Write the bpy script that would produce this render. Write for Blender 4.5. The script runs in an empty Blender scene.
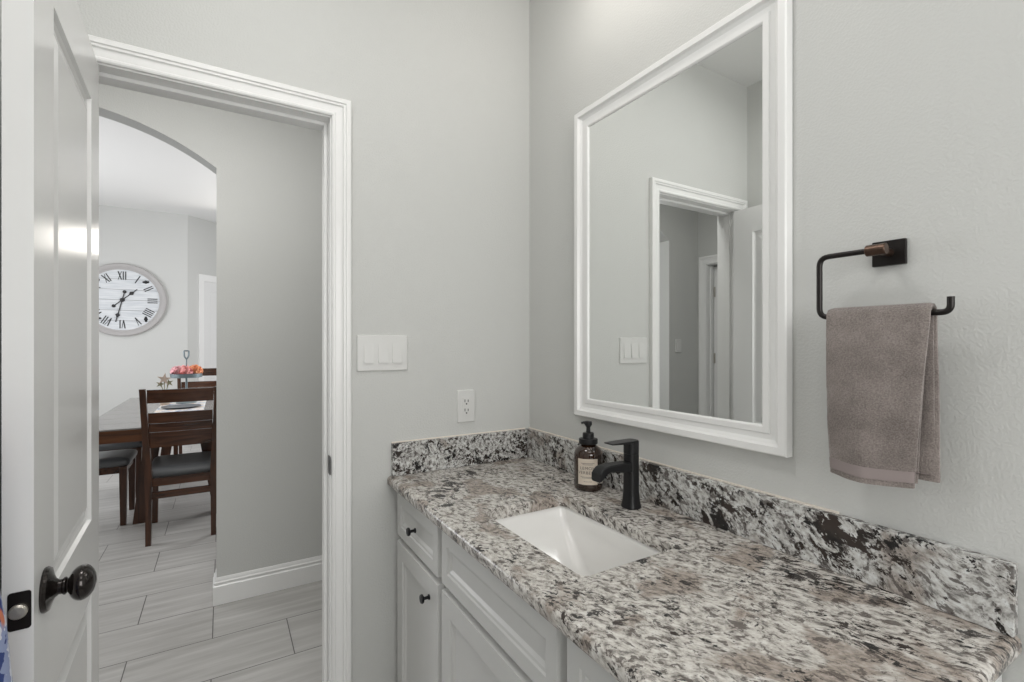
import bpy, bmesh, math, random
from mathutils import Vector, Matrix, noise as mnoise
random.seed(7)
PI = math.pi
SC = bpy.context.scene
COL = SC.collection

# ------------------------------------------------------------------ camera
cam_data = bpy.data.cameras.new('camera')
cam_data.sensor_width = 36.0
cam_data.lens = 480.5 / 1024 * 36.0
cam_data.shift_y = 2.3 / 1024
cam_data.clip_start = 0.02
cam = bpy.data.objects.new('camera', cam_data)
cam.location = (-1.0305, -1.5793, 1.345)
cam.rotation_euler = (PI / 2, 0, -math.radians(31.05))
COL.objects.link(cam)
SC.camera = cam

# ------------------------------------------------------------------ world, exposure, lights
SC.view_settings.view_transform = 'Standard'
SC.view_settings.look = 'None'
SC.view_settings.exposure = 0.11
SC.view_settings.gamma = 1.0
SC.view_settings.use_curve_mapping = False
world = bpy.data.worlds.new('world')
SC.world = world
world.use_nodes = True
world.node_tree.nodes['Background'].inputs[0].default_value = (0.75, 0.82, 0.9, 1)
world.node_tree.nodes['Background'].inputs[1].default_value = 0.5


def area_light(name, loc, target, sx, sy, watts, color=(1, 1, 1), spread=180):
    d = bpy.data.lights.new(name, 'AREA')
    d.shape = 'RECTANGLE'
    d.size, d.size_y = sx, sy
    d.energy = watts
    d.color = color
    d.spread = math.radians(spread)
    o = bpy.data.objects.new(name, d)
    o.location = loc
    v = Vector(target) - Vector(loc)
    o.rotation_euler = v.to_track_quat('-Z', 'Y').to_euler()
    COL.objects.link(o)
    return o


# bathroom: three bulbs of the vanity bar above the mirror, a ceiling light, added soft fills at the ceiling and behind the camera
for vy in (-0.44, -0.66, -0.88):
    vd = bpy.data.lights.new('vanity_bulb', 'POINT')
    vd.energy = 0.75
    vd.shadow_soft_size = 0.05
    vd.color = (1.0, 0.94, 0.88)
    vo = bpy.data.objects.new('vanity_bulb', vd)
    vo.location = (-0.20, vy, 2.44)
    COL.objects.link(vo)
area_light('bath_ceiling_light_and_fill', (-1.02, -0.72, 2.71), (-0.6, -0.85, 0), 0.30, 0.30, 4.8, (1.0, 0.99, 0.97))
area_light('bath_ceiling_light_and_fill', (-0.75, -1.9, 2.71), (-0.6, -1.2, 0), 0.7, 0.7, 4.6, (1.0, 0.99, 0.97))  # soft fill added to flatten the room lighting, not a fixture
area_light('bath_back_fill', (-0.66, -2.85, 1.35), (-0.75, 0, 0.95), 1.1, 1.5, 24.5, (1.0, 0.995, 0.985))  # unseen fill added behind the camera, no window there
# hall ceiling lights
area_light('hall_ceiling_light', (-1.2, 0.36, 2.71), (-1.2, 0.55, 0), 0.9, 0.30, 13.0, (1.0, 0.985, 0.96))
# dining room: daylight from windows on the left and right, plus an added strip for the door highlight
area_light('dining_window_light', (-3.55, 3.9, 1.6), (0, 3.9, 1.2), 2.4, 1.9, 58.0, (0.96, 0.97, 1.0))
area_light('dining_window_light', (0.85, 4.2, 1.7), (-2, 4.4, 1.4), 1.8, 1.7, 42.0, (0.98, 0.98, 1.0))
area_light('door_highlight_light', (-0.50, 5.7, 2.52), (-1.0, 0, 2.0), 1.25, 0.26, 6.5, (1.0, 0.95, 0.88))  # unseen light added so its reflection forms the highlight on the door


# ------------------------------------------------------------------ materials
def mat_new(name):
    m = bpy.data.materials.new(name)
    m.use_nodes = True
    nt = m.node_tree
    return m, nt, nt.nodes['Principled BSDF'], nt.links


def N(nt, t, **k):
    n = nt.nodes.new(t)
    for a, v in k.items():
        setattr(n, a, v)
    return n


def plain(name, color, rough=0.5, metal=0.0, spec=None, bump=None, coat=0.0):
    m, nt, b, L = mat_new(name)
    b.inputs['Base Color'].default_value = (*color, 1)
    b.inputs['Roughness'].default_value = rough
    b.inputs['Metallic'].default_value = metal
    if spec is not None:
        b.inputs['Specular IOR Level'].default_value = spec
    if coat:
        b.inputs['Coat Weight'].default_value = coat
        b.inputs['Coat Roughness'].default_value = 0.1
    tc = N(nt, 'ShaderNodeTexCoord')
    nz = N(nt, 'ShaderNodeTexNoise')
    nz.inputs['Scale'].default_value = bump[0] if bump else 4
    nz.inputs['Detail'].default_value = 3
    L.new(tc.outputs['Object'], nz.inputs['Vector'])
    if bump:
        bp = N(nt, 'ShaderNodeBump')
        bp.inputs['Strength'].default_value = bump[1]
        bp.inputs['Distance'].default_value = bump[2]
        L.new(nz.outputs['Fac'], bp.inputs['Height'])
        L.new(bp.outputs['Normal'], b.inputs['Normal'])
    else:
        mr = N(nt, 'ShaderNodeMapRange')
        mr.inputs['To Min'].default_value = max(0, rough - 0.01)
        mr.inputs['To Max'].default_value = min(1, rough + 0.01)
        L.new(nz.outputs['Fac'], mr.inputs['Value'])
        L.new(mr.outputs['Result'], b.inputs['Roughness'])
    return m


def ramp(nt, stops, interp='LINEAR'):
    r = N(nt, 'ShaderNodeValToRGB')
    r.color_ramp.interpolation = interp
    e = r.color_ramp.elements
    while len(e) < len(stops):
        e.new(0.5)
    for el, (p, c) in zip(e, stops):
        el.position = p
        el.color = (*c, 1) if len(c) == 3 else c
    return r


def mixc(nt, L, fac, a, b):
    m = N(nt, 'ShaderNodeMix', data_type='RGBA')
    for i, v in ((0, fac), (6, a), (7, b)):
        if hasattr(v, 'links') or hasattr(v, 'is_linked'):
            L.new(v, m.inputs[i])
        elif isinstance(v, tuple):
            m.inputs[i].default_value = (*v, 1)
        else:
            m.inputs[i].default_value = v
    return m.outputs[2]


def make_granite(name, dark=0.0, cool=0.0, taupe=0.0, shift=(0, 0, 0), stretch=2.2, fine=1.0):
    m, nt, b, L = mat_new(name)
    tc = N(nt, 'ShaderNodeTexCoord')
    off = N(nt, 'ShaderNodeVectorMath', operation='ADD')
    L.new(tc.outputs['Object'], off.inputs[0])
    off.inputs[1].default_value = shift
    # warp the coordinates so the flecks flow
    wn = N(nt, 'ShaderNodeTexNoise')
    wn.inputs['Scale'].default_value = 9
    wn.inputs['Detail'].default_value = 2
    L.new(off.outputs[0], wn.inputs['Vector'])
    sub = N(nt, 'ShaderNodeVectorMath', operation='SUBTRACT')
    L.new(wn.outputs['Color'], sub.inputs[0])
    sub.inputs[1].default_value = (0.5, 0.5, 0.5)
    scl = N(nt, 'ShaderNodeVectorMath', operation='SCALE')
    L.new(sub.outputs[0], scl.inputs[0])
    scl.inputs['Scale'].default_value = 0.045
    add = N(nt, 'ShaderNodeVectorMath', operation='ADD')
    L.new(off.outputs[0], add.inputs[0])
    L.new(scl.outputs[0], add.inputs[1])
    d = Vector((0.34, -0.82, -0.46)).normalized()
    mp = N(nt, 'ShaderNodeMapping', vector_type='TEXTURE')
    mp.inputs['Rotation'].default_value = d.to_track_quat('X', 'Z').to_euler()
    mp.inputs['Scale'].default_value = (stretch, 1.0, 1.0)
    L.new(add.outputs[0], mp.inputs['Vector'])

    def nz(scale, detail=4, rough=0.55, dist=0.0, vec=mp.outputs[0]):
        n = N(nt, 'ShaderNodeTexNoise')
        n.inputs['Scale'].default_value = scale * fine
        n.inputs['Detail'].default_value = detail
        n.inputs['Roughness'].default_value = rough
        n.inputs['Distortion'].default_value = dist
        L.new(vec, n.inputs['Vector'])
        return n.outputs['Fac']

    def muladd(a, k, c):
        n = N(nt, 'ShaderNodeMath', operation='MULTIPLY_ADD')
        L.new(a, n.inputs[0])
        n.inputs[1].default_value = k
        if isinstance(c, float):
            n.inputs[2].default_value = c
        else:
            L.new(c, n.inputs[2])
        return n.outputs[0]

    def tint(c):
        return (c[0] * (1 - .10 * cool), c[1] * (1 + .02 * cool), c[2] * (1 + .14 * cool))
    # ground: white to cream to grey, with crystalline grain
    g1 = ramp(nt, [(0.36, tint((0.17, 0.16, 0.15))), (0.44, tint((0.38, 0.355, 0.325))), (0.52, tint((0.60, 0.57, 0.53))), (0.64, tint((0.76, 0.745, 0.71)))])
    L.new(nz(75, 8, 0.72), g1.inputs[0])
    # taupe clouds
    t1 = ramp(nt, [(0.54 - taupe, (0, 0, 0)), (0.61 - taupe, (1, 1, 1))])
    L.new(muladd(nz(60, 6, .7), .12, muladd(nz(6.5, 3, 0.5, 0.3, add.outputs[0]), 1.0, -.06)), t1.inputs[0])
    tcol = ramp(nt, [(0.38, tint((0.15, 0.125, 0.105))), (0.5, tint((0.33, 0.275, 0.235))), (0.62, tint((0.46, 0.40, 0.35)))])
    L.new(nz(90, 7, 0.7), tcol.inputs[0])
    c1 = mixc(nt, L, muladd(t1.outputs[0], .85, 0.0), g1.outputs[0], tcol.outputs[0])
    # brown grey flecks with ragged edges
    f1 = ramp(nt, [(0.422 + dark * .5, (1, 1, 1)), (0.447 + dark * .5, (0, 0, 0))])
    L.new(nz(62, 8, 0.68, 0.3), f1.inputs[0])
    c2 = mixc(nt, L, muladd(f1.outputs[0], .85, 0.0), c1, tint((0.095, 0.078, 0.070)))
    # dark flecks, denser in clusters
    dens = muladd(nz(8, 2, 0.5, 0.0, add.outputs[0]), .50, -.25)
    fs = N(nt, 'ShaderNodeMath', operation='ADD')
    L.new(muladd(nz(110, 5, 0.7), .50, muladd(nz(38, 9, 0.68, 0.4), 1.0, -.25)), fs.inputs[0])
    L.new(dens, fs.inputs[1])
    f2 = ramp(nt, [(0.375 + dark, (1, 1, 1)), (0.405 + dark, (0, 0, 0))])
    L.new(fs.outputs[0], f2.inputs[0])
    dcol = ramp(nt, [(0.42, (0.014, 0.013, 0.013)), (0.60, (0.042, 0.032, 0.028))])
    L.new(nz(16, 3), dcol.inputs[0])
    c3 = mixc(nt, L, f2.outputs[0], c2, dcol.outputs[0])
    L.new(c3, b.inputs['Base Color'])
    b.inputs['Roughness'].default_value = 0.18
    return m


def make_tile():
    m, nt, b, L = mat_new('wood_look_tile')
    tc = N(nt, 'ShaderNodeTexCoord')
    mp = N(nt, 'ShaderNodeMapping')
    # rows are 0.311 deep and 0.615 long, every other row shifted by half
    mp.inputs['Location'].default_value = (1.378 + 0.615 * 8.5, -0.69 + 0.311 * 16, 0)
    L.new(tc.outputs['Object'], mp.inputs['Vector'])
    br = N(nt, 'ShaderNodeTexBrick')
    br.offset = 0.5
    br.inputs['Scale'].default_value = 1.0
    br.inputs['Brick Width'].default_value = 0.615
    br.inputs['Row Height'].default_value = 0.311
    br.inputs['Mortar Size'].default_value = 0.0022
    br.inputs['Mortar Smooth'].default_value = 0.1
    br.inputs['Color1'].default_value = (0, 0, 0, 1)
    br.inputs['Color2'].default_value = (1, 1, 1, 1)
    br.inputs['Mortar'].default_value = (0.5, 0.5, 0.5, 1)
    L.new(mp.outputs[0], br.inputs['Vector'])
    # grain along x, different on every tile
    m2 = N(nt, 'ShaderNodeMapping')
    m2.inputs['Scale'].default_value = (2.0, 26.0, 1)
    L.new(tc.outputs['Object'], m2.inputs['Vector'])
    ad = N(nt, 'ShaderNodeVectorMath', operation='MULTIPLY_ADD')
    L.new(br.outputs['Color'], ad.inputs[0])
    ad.inputs[1].default_value = (17, 31, 9)
    L.new(m2.outputs[0], ad.inputs[2])
    nz = N(nt, 'ShaderNodeTexNoise')
    nz.inputs['Scale'].default_value = 1.0
    nz.inputs['Detail'].default_value = 5
    nz.inputs['Roughness'].default_value = 0.6
    L.new(ad.outputs[0], nz.inputs['Vector'])
    r = ramp(nt, [(0.28, (0.38, 0.368, 0.352)), (0.5, (0.46, 0.45, 0.433)), (0.72, (0.56, 0.548, 0.53))])
    L.new(nz.outputs['Fac'], r.inputs[0])
    c = mixc(nt, L, br.outputs['Fac'], r.outputs[0], (0.10, 0.095, 0.09))
    L.new(c, b.inputs['Base Color'])
    b.inputs['Roughness'].default_value = 0.33
    return m


def make_wood(name, dark, light, rough=0.3, axis=0, spec=0.5):
    m, nt, b, L = mat_new(name)
    tc = N(nt, 'ShaderNodeTexCoord')
    mp = N(nt, 'ShaderNodeMapping')
    s = [34.0, 34.0, 34.0]
    s[axis] = 3.0
    mp.inputs['Scale'].default_value = s
    L.new(tc.outputs['Object'], mp.inputs['Vector'])
    nz = N(nt, 'ShaderNodeTexNoise')
    nz.inputs['Scale'].default_value = 1
    nz.inputs['Detail'].default_value = 5
    nz.inputs['Distortion'].default_value = 0.6
    L.new(mp.outputs[0], nz.inputs['Vector'])
    r = ramp(nt, [(0.3, dark), (0.7, light)])
    L.new(nz.outputs['Fac'], r.inputs[0])
    L.new(r.outputs[0], b.inputs['Base Color'])
    b.inputs['Roughness'].default_value = rough
    b.inputs['Specular IOR Level'].default_value = spec
    return m


def make_wall(name, color, strength=0.35):
    m, nt, b, L = mat_new(name)
    b.inputs['Base Color'].default_value = (*color, 1)
    b.inputs['Roughness'].default_value = 0.55
    b.inputs['Specular IOR Level'].default_value = 0.35
    tc = N(nt, 'ShaderNodeTexCoord')
    nz = N(nt, 'ShaderNodeTexNoise')
    nz.inputs['Scale'].default_value = 190
    nz.inputs['Detail'].default_value = 2
    L.new(tc.outputs['Object'], nz.inputs['Vector'])
    r = ramp(nt, [(0.42, (0, 0, 0)), (0.62, (1, 1, 1))])
    L.new(nz.outputs['Fac'], r.inputs[0])
    bp = N(nt, 'ShaderNodeBump')
    bp.inputs['Strength'].default_value = strength
    bp.inputs['Distance'].default_value = 0.0018
    L.new(r.outputs[0], bp.inputs['Height'])
    L.new(bp.outputs['Normal'], b.inputs['Normal'])
    return m


def make_terry(name, c1, c2):
    m, nt, b, L = mat_new(name)
    tc = N(nt, 'ShaderNodeTexCoord')
    n1 = N(nt, 'ShaderNodeTexNoise')
    n1.inputs['Scale'].default_value = 420
    n1.inputs['Detail'].default_value = 2
    n2 = N(nt, 'ShaderNodeTexNoise')
    n2.inputs['Scale'].default_value = 14
    n2.inputs['Detail'].default_value = 3
    for n in (n1, n2):
        L.new(tc.outputs['Object'], n.inputs['Vector'])
    av = N(nt, 'ShaderNodeMath', operation='ADD')
    L.new(n1.outputs['Fac'], av.inputs[0])
    L.new(n2.outputs['Fac'], av.inputs[1])
    r = ramp(nt, [(0.0, c1), (1.0, c2)])
    mr = N(nt, 'ShaderNodeMapRange')
    mr.inputs['From Min'].default_value = 0.7
    mr.inputs['From Max'].default_value = 1.3
    L.new(av.outputs[0], mr.inputs['Value'])
    L.new(mr.outputs[0], r.inputs[0])
    L.new(r.outputs[0], b.inputs['Base Color'])
    b.inputs['Roughness'].default_value = 0.95
    b.inputs['Specular IOR Level'].default_value = 0.1
    b.inputs['Sheen Weight'].default_value = 0.25
    bp = N(nt, 'ShaderNodeBump')
    bp.inputs['Strength'].default_value = 0.7
    bp.inputs['Distance'].default_value = 0.0025
    L.new(n1.outputs['Fac'], bp.inputs['Height'])
    L.new(bp.outputs['Normal'], b.inputs['Normal'])
    return m


def make_pattern():
    m, nt, b, L = mat_new('blue_printed_cotton')
    tc = N(nt, 'ShaderNodeTexCoord')
    n1 = N(nt, 'ShaderNodeTexNoise')
    n1.inputs['Scale'].default_value = 26
    n1.inputs['Detail'].default_value = 3
    n2 = N(nt, 'ShaderNodeTexNoise')
    n2.inputs['Scale'].default_value = 13
    L.new(tc.outputs['Object'], n1.inputs['Vector'])
    mp = N(nt, 'ShaderNodeMapping')
    mp.inputs['Location'].default_value = (5, 2, 1.3)
    L.new(tc.outputs['Object'], mp.inputs['Vector'])
    L.new(mp.outputs[0], n2.inputs['Vector'])
    r1 = ramp(nt, [(0.0, (0.03, 0.055, 0.20)), (0.42, (0.28, 0.33, 0.52)), (0.50, (0.66, 0.69, 0.76)), (0.57, (0.20, 0.26, 0.48))], 'CONSTANT')
    L.new(n1.outputs['Fac'], r1.inputs[0])
    r2 = ramp(nt, [(0.60, (0, 0, 0)), (0.62, (1, 1, 1))])
    L.new(n2.outputs['Fac'], r2.inputs[0])
    c = mixc(nt, L, r2.outputs[0], r1.outputs[0], (0.62, 0.20, 0.11))
    L.new(c, b.inputs['Base Color'])
    b.inputs['Roughness'].default_value = 0.9
    return m


def make_clock_face():
    m, nt, b, L = mat_new('whitewashed_planks')
    tc = N(nt, 'ShaderNodeTexCoord')
    sp = N(nt, 'ShaderNodeSeparateXYZ')
    L.new(tc.outputs['Object'], sp.inputs[0])
    md = N(nt, 'ShaderNodeMath', operation='PINGPONG')
    L.new(sp.outputs[2], md.inputs[0])
    md.inputs[1].default_value = 0.065
    r = ramp(nt, [(0.0, (0.16, 0.16, 0.17)), (0.0035, (0.72, 0.74, 0.76))])
    L.new(md.outputs[0], r.inputs[0])
    mp = N(nt, 'ShaderNodeMapping')
    mp.inputs['Scale'].default_value = (4, 4, 60)
    L.new(tc.outputs['Object'], mp.inputs['Vector'])
    nz = N(nt, 'ShaderNodeTexNoise')
    nz.inputs['Scale'].default_value = 1
    nz.inputs['Detail'].default_value = 4
    L.new(mp.outputs[0], nz.inputs['Vector'])
    r2 = ramp(nt, [(0.35, (0.80, 0.82, 0.84)), (0.6, (1, 1, 1))])
    L.new(nz.outputs['Fac'], r2.inputs[0])
    mm = N(nt, 'ShaderNodeMix', data_type='RGBA', blend_type='MULTIPLY')
    mm.inputs[0].default_value = 1
    L.new(r.outputs[0], mm.inputs[6])
    L.new(r2.outputs[0], mm.inputs[7])
    L.new(mm.outputs[2], b.inputs['Base Color'])
    b.inputs['Roughness'].default_value = 0.6
    return m


def make_amber():
    m, nt, b, L = mat_new('amber_glass')
    b.inputs['Base Color'].default_value = (0.05, 0.018, 0.006, 1)
    b.inputs['Roughness'].default_value = 0.06
    b.inputs['Coat Weight'].default_value = 0.6
    b.inputs['Coat Roughness'].default_value = 0.03
    tc = N(nt, 'ShaderNodeTexCoord')
    nz = N(nt, 'ShaderNodeTexNoise')
    nz.inputs['Scale'].default_value = 20
    L.new(tc.outputs['Object'], nz.inputs['Vector'])
    r = ramp(nt, [(0.35, (0.014, 0.006, 0.003)), (0.7, (0.045, 0.017, 0.006))])
    L.new(nz.outputs['Fac'], r.inputs[0])
    L.new(r.outputs[0], b.inputs['Base Color'])
    return m


def make_runner():
    m, nt, b, L = mat_new('printed_runner')
    tc = N(nt, 'ShaderNodeTexCoord')
    n1 = N(nt, 'ShaderNodeTexNoise')
    n1.inputs['Scale'].default_value = 16
    n1.inputs['Detail'].default_value = 3
    L.new(tc.outputs['Object'], n1.inputs['Vector'])
    r = ramp(nt, [(0.36, (0.20, 0.27, 0.42)), (0.45, (0.74, 0.75, 0.77)), (0.58, (0.78, 0.74, 0.68)), (0.68, (0.70, 0.48, 0.36))])
    L.new(n1.outputs['Fac'], r.inputs[0])
    L.new(r.outputs[0], b.inputs['Base Color'])
    b.inputs['Roughness'].default_value = 0.9
    return m


def make_petals():
    m, nt, b, L = mat_new('peony_petals')
    tc = N(nt, 'ShaderNodeTexCoord')
    n1 = N(nt, 'ShaderNodeTexNoise')
    n1.inputs['Scale'].default_value = 60
    L.new(tc.outputs['Object'], n1.inputs['Vector'])
    oi = N(nt, 'ShaderNodeObjectInfo')
    base = N(nt, 'ShaderNodeMix', data_type='RGBA')
    r = ramp(nt, [(0.3, (0.88, 0.30, 0.28)), (0.7, (1.0, 0.62, 0.56))])
    L.new(n1.outputs['Fac'], r.inputs[0])
    L.new(oi.outputs['Color'], base.inputs[7])
    L.new(r.outputs[0], base.inputs[6])
    base.inputs[0].default_value = 0.6
    L.new(base.outputs[2], b.inputs['Base Color'])
    b.inputs['Roughness'].default_value = 0.8
    return m


M = {}
WALLC = (0.60, 0.605, 0.588)
M['wall'] = make_wall('wall_paint', WALLC, 0.18)
M['hall_wall'] = make_wall('hall_wall_paint', WALLC, 0.15)
M['ceiling'] = make_wall('ceiling_paint', (0.80, 0.80, 0.79), 0.2)
M['trim'] = plain('trim_paint', (0.85, 0.85, 0.84), 0.28)
M['door'] = plain('door_paint', (0.79, 0.79, 0.785), 0.21)
M['cabinet'] = plain('cabinet_paint', (0.66, 0.66, 0.645), 0.33)
M['gap'] = plain('cabinet_inside', (0.10, 0.10, 0.10), 0.8)
M['granite'] = make_granite('granite', .012, 0, .0, (0, 0, 0), 2.3, 1.3)
M['granite_back'] = make_granite('granite_backsplash', .035, .35, .0, (.3, .2, .45), 1.7, 1.15)
M['granite_side'] = make_granite('granite_side_splash', .03, .35, -.05, (.9, .4, .1), 1.2, 1.5)
M['tile'] = make_tile()
M['caulk'] = plain('caulk', (0.80, 0.74, 0.66), 0.6)
M['porcelain'] = plain('porcelain', (0.86, 0.85, 0.83), 0.10, coat=0.4)
M['black'] = plain('matte_black', (0.010, 0.010, 0.011), 0.36, 0.0, 0.35)
M['chrome'] = plain('brushed_nickel', (0.55, 0.52, 0.47), 0.35, 0.8)
M['bronze'] = plain('oil_rubbed_bronze', (0.022, 0.017, 0.015), 0.14, 0.7, coat=0.5)
M['bronze_matte'] = plain('dark_bronze', (0.016, 0.013, 0.012), 0.34, 0.5)
M['copper_edge'] = plain('worn_bronze', (0.10, 0.062, 0.045), 0.30, 0.8)
M['white_plastic'] = plain('white_plastic', (0.69, 0.69, 0.675), 0.3)
M['slot'] = plain('socket_slot', (0.05, 0.05, 0.05), 0.6)
M['frame'] = plain('frame_paint', (0.85, 0.85, 0.84), 0.25)
M['amber'] = make_amber()
M['label'] = plain('paper_label', (0.66, 0.58, 0.49), 0.75)
M['ink'] = plain('label_ink', (0.07, 0.055, 0.05), 0.8)
M['towel'] = make_terry('terry_towel', (0.155, 0.132, 0.122), (0.315, 0.275, 0.256))
M['hem'] = plain('towel_hem', (0.29, 0.245, 0.238), 0.9, bump=(300, 0.3, 0.001))
M['pattern'] = make_pattern()
M['wood'] = make_wood('walnut_stain', (0.020, 0.0075, 0.0035), (0.085, 0.030, 0.012), 0.25, 0)
M['wood_v'] = make_wood('walnut_stain_upright', (0.020, 0.0075, 0.0035), (0.080, 0.028, 0.011), 0.28, 2)
M['apron_wood'] = make_wood('apron_stain', (0.045, 0.015, 0.005), (0.15, 0.055, 0.018), 0.28, 0)
M['tabletop'] = make_wood('table_top_grey_sheen', (0.19, 0.178, 0.17), (0.235, 0.22, 0.21), 0.17, 0, 1.0)  # grey base stands in for window light reflected off dark brown wood
M['seat'] = plain('grey_leather_seat', (0.10, 0.105, 0.11), 0.32, bump=(25, 0.2, 0.004))
M['clock_face'] = make_clock_face()
M['clock_rim'] = plain('whitewashed_rim', (0.43, 0.415, 0.41), 0.5, bump=(60, 0.2, 0.002))
M['clock_ink'] = plain('clock_black', (0.02, 0.02, 0.022), 0.5)
M['runner'] = make_runner()
M['galv'] = plain('galvanised_metal', (0.20, 0.25, 0.27), 0.4, 0.5, bump=(50, 0.2, 0.002))
M['pewter'] = plain('charger_glaze', (0.10, 0.11, 0.13), 0.3)
M['petal'] = make_petals()
M['leaf'] = plain('succulent_leaf', (0.26, 0.25, 0.15), 0.7)
M['star'] = plain('dried_bloom', (0.50, 0.40, 0.33), 0.85, bump=(120, 0.5, 0.003))
M['dark_room'] = plain('dark_room_paint', (0.10, 0.10, 0.10), 0.9)

mm, nt, b, L = mat_new('mirror_silver')
b.inputs['Base Color'].default_value = (0.90, 0.915, 0.905, 1)
b.inputs['Metallic'].default_value = 1
b.inputs['Roughness'].default_value = 0.0
M['mirror'] = mm


# ------------------------------------------------------------------ mesh helpers
def obj(name, bm, mat, parent=None, angle=35, loc=None):
    bmesh.ops.recalc_face_normals(bm, faces=bm.faces[:])
    lim = math.radians(angle)
    for f in bm.faces:
        f.smooth = True
    for e in bm.edges:
        if len(e.link_faces) == 2:
            e.smooth = e.calc_face_angle(0) < lim
        else:
            e.smooth = False
    me = bpy.data.meshes.new(name)
    bm.to_mesh(me)
    bm.free()
    for m in (mat if isinstance(mat, (list, tuple)) else [mat]):
        me.materials.append(M[m] if isinstance(m, str) else m)
    o = bpy.data.objects.new(name, me)
    COL.objects.link(o)
    if parent is not None:
        o.parent = parent
    if loc is not None:
        o.location = loc
    if angle < 45:
        w = o.modifiers.new('weighted_normals', 'WEIGHTED_NORMAL')
        w.keep_sharp = True
    return o


def thing(name, label, cat, loc=(0, 0, 0), rotz=0, group=None):
    o = bpy.data.objects.new(name, None)
    o.empty_display_size = 0.05
    COL.objects.link(o)
    o.location = loc
    o.rotation_euler = (0, 0, rotz)
    o['label'] = label
    o['category'] = cat
    if group:
        o['group'] = group
    return o


def tag(o, label, cat, group=None):
    o['label'] = label
    o['category'] = cat
    if group:
        o['group'] = group
    return o


def struct(name, bm, mat, **k):
    o = obj(name, bm, mat, **k)
    if k.get('parent') is None:
        o['kind'] = 'structure'
    return o


def box(bm, x0, x1, y0, y1, z0, z1, bev=0.0, seg=2, mat=0):
    vs = [bm.verts.new((x, y, z)) for z in (min(z0, z1), max(z0, z1)) for y in (min(y0, y1), max(y0, y1)) for x in (min(x0, x1), max(x0, x1))]
    F = [(0, 2, 3, 1), (4, 5, 7, 6), (0, 1, 5, 4), (2, 6, 7, 3), (0, 4, 6, 2), (1, 3, 7, 5)]
    fs = [bm.faces.new([vs[i] for i in f]) for f in F]
    for f in fs:
        f.material_index = mat
    if bev > 0:
        es = list({e for f in fs for e in f.edges})
        r = bmesh.ops.bevel(bm, geom=es, offset=bev, segments=seg, affect='EDGES', profile=0.5)
        for f in r['faces']:
            f.material_index = mat
    return vs


def boxo(bm, c, ax, ay, az, hx, hy, hz, bev=0.0, seg=2, mat=0):
    """oriented box: centre c, unit axes, half sizes"""
    tb = bmesh.new()
    box(tb, -hx, hx, -hy, hy, -hz, hz, bev, seg, mat)
    mt = Matrix((ax, ay, az)).transposed().to_4x4()
    mt.translation = c
    tb.transform(mt)
    me = bpy.data.meshes.new('tmp')
    tb.to_mesh(me)
    tb.free()
    bm.from_mesh(me)
    bpy.data.meshes.remove(me)


def bar(bm, p, q, w, h, bev=0.0, up=(0, 0, 1)):
    p, q = Vector(p), Vector(q)
    az = (q - p).normalized()
    u = Vector(up)
    if abs(az.dot(u)) > 0.95:
        u = Vector((0, 1, 0))
    ax = u.cross(az).normalized()
    ay = az.cross(ax)
    boxo(bm, (p + q) / 2, ax, ay, az, w / 2, h / 2, (q - p).length / 2, bev)


def loft(bm, rings, closed=True, cap0=True, cap1=True, mat=0):
    vr = [[bm.verts.new(p) for p in r] for r in rings]
    n = len(vr[0])
    for a, b in zip(vr, vr[1:]):
        for i in range(n if closed else n - 1):
            j = (i + 1) % n
            f = bm.faces.new((a[i], a[j], b[j], b[i]))
            f.material_index = mat
    if closed and cap0:
        bm.faces.new(vr[0][::-1]).material_index = mat
    if closed and cap1:
        bm.faces.new(vr[-1]).material_index = mat
    return vr


def lathe(bm, prof, axis=(0, 0, 1), origin=(0, 0, 0), n=32, mat=0, sx=1.0, cap=True):
    """prof: list of (radius, height)"""
    q = Vector(axis).normalized().to_track_quat('Z', 'Y')
    o = Vector(origin)
    rings = []
    for r, h in prof:
        rings.append([o + q @ Vector((r * math.cos(2 * PI * i / n) * sx, r * math.sin(2 * PI * i / n), h)) for i in range(n)])
    loft(bm, rings, mat=mat, cap0=cap, cap1=cap)


def tube(bm, pts, r, n=12, fillet=0.0, fseg=6, mat=0):
    P = [Vector(p) for p in pts]
    if fillet > 0:
        Q = [P[0]]
        for i in range(1, len(P) - 1):
            a, b, c = P[i - 1], P[i], P[i + 1]
            d1, d2 = (a - b).normalized(), (c - b).normalized()
            f = min(fillet, (a - b).length * 0.49, (c - b).length * 0.49)
            for k in range(fseg + 1):
                t = k / fseg
                Q.append((b + d1 * f) * (1 - t) ** 2 + b * 2 * t * (1 - t) + (b + d2 * f) * t ** 2)
        Q.append(P[-1])
        P = Q
    rings = []
    T0 = (P[1] - P[0]).normalized()
    u = Vector((0, 0, 1)) if abs(T0.z) < 0.9 else Vector((1, 0, 0))
    nrm = (u - T0 * u.dot(T0)).normalized()
    for i, p in enumerate(P):
        t = (P[min(i + 1, len(P) - 1)] - P[max(i - 1, 0)]).normalized()
        nrm = (nrm - t * nrm.dot(t)).normalized()
        bn = t.cross(nrm)
        rr = r[i] if isinstance(r, (list, tuple)) else r
        rings.append([p + (nrm * math.cos(2 * PI * k / n) + bn * math.sin(2 * PI * k / n)) * rr for k in range(n)])
    loft(bm, rings, mat=mat)


def rrect(x0, x1, y0, y1, r, seg=5):
    pts = []
    for cx, cy, a0 in ((x1 - r, y1 - r, 0), (x0 + r, y1 - r, 90), (x0 + r, y0 + r, 180), (x1 - r, y0 + r, 270)):
        for k in range(seg + 1):
            a = math.radians(a0 + 90 * k / seg)
            pts.append((cx + r * math.cos(a), cy + r * math.sin(a)))
    return pts


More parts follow.
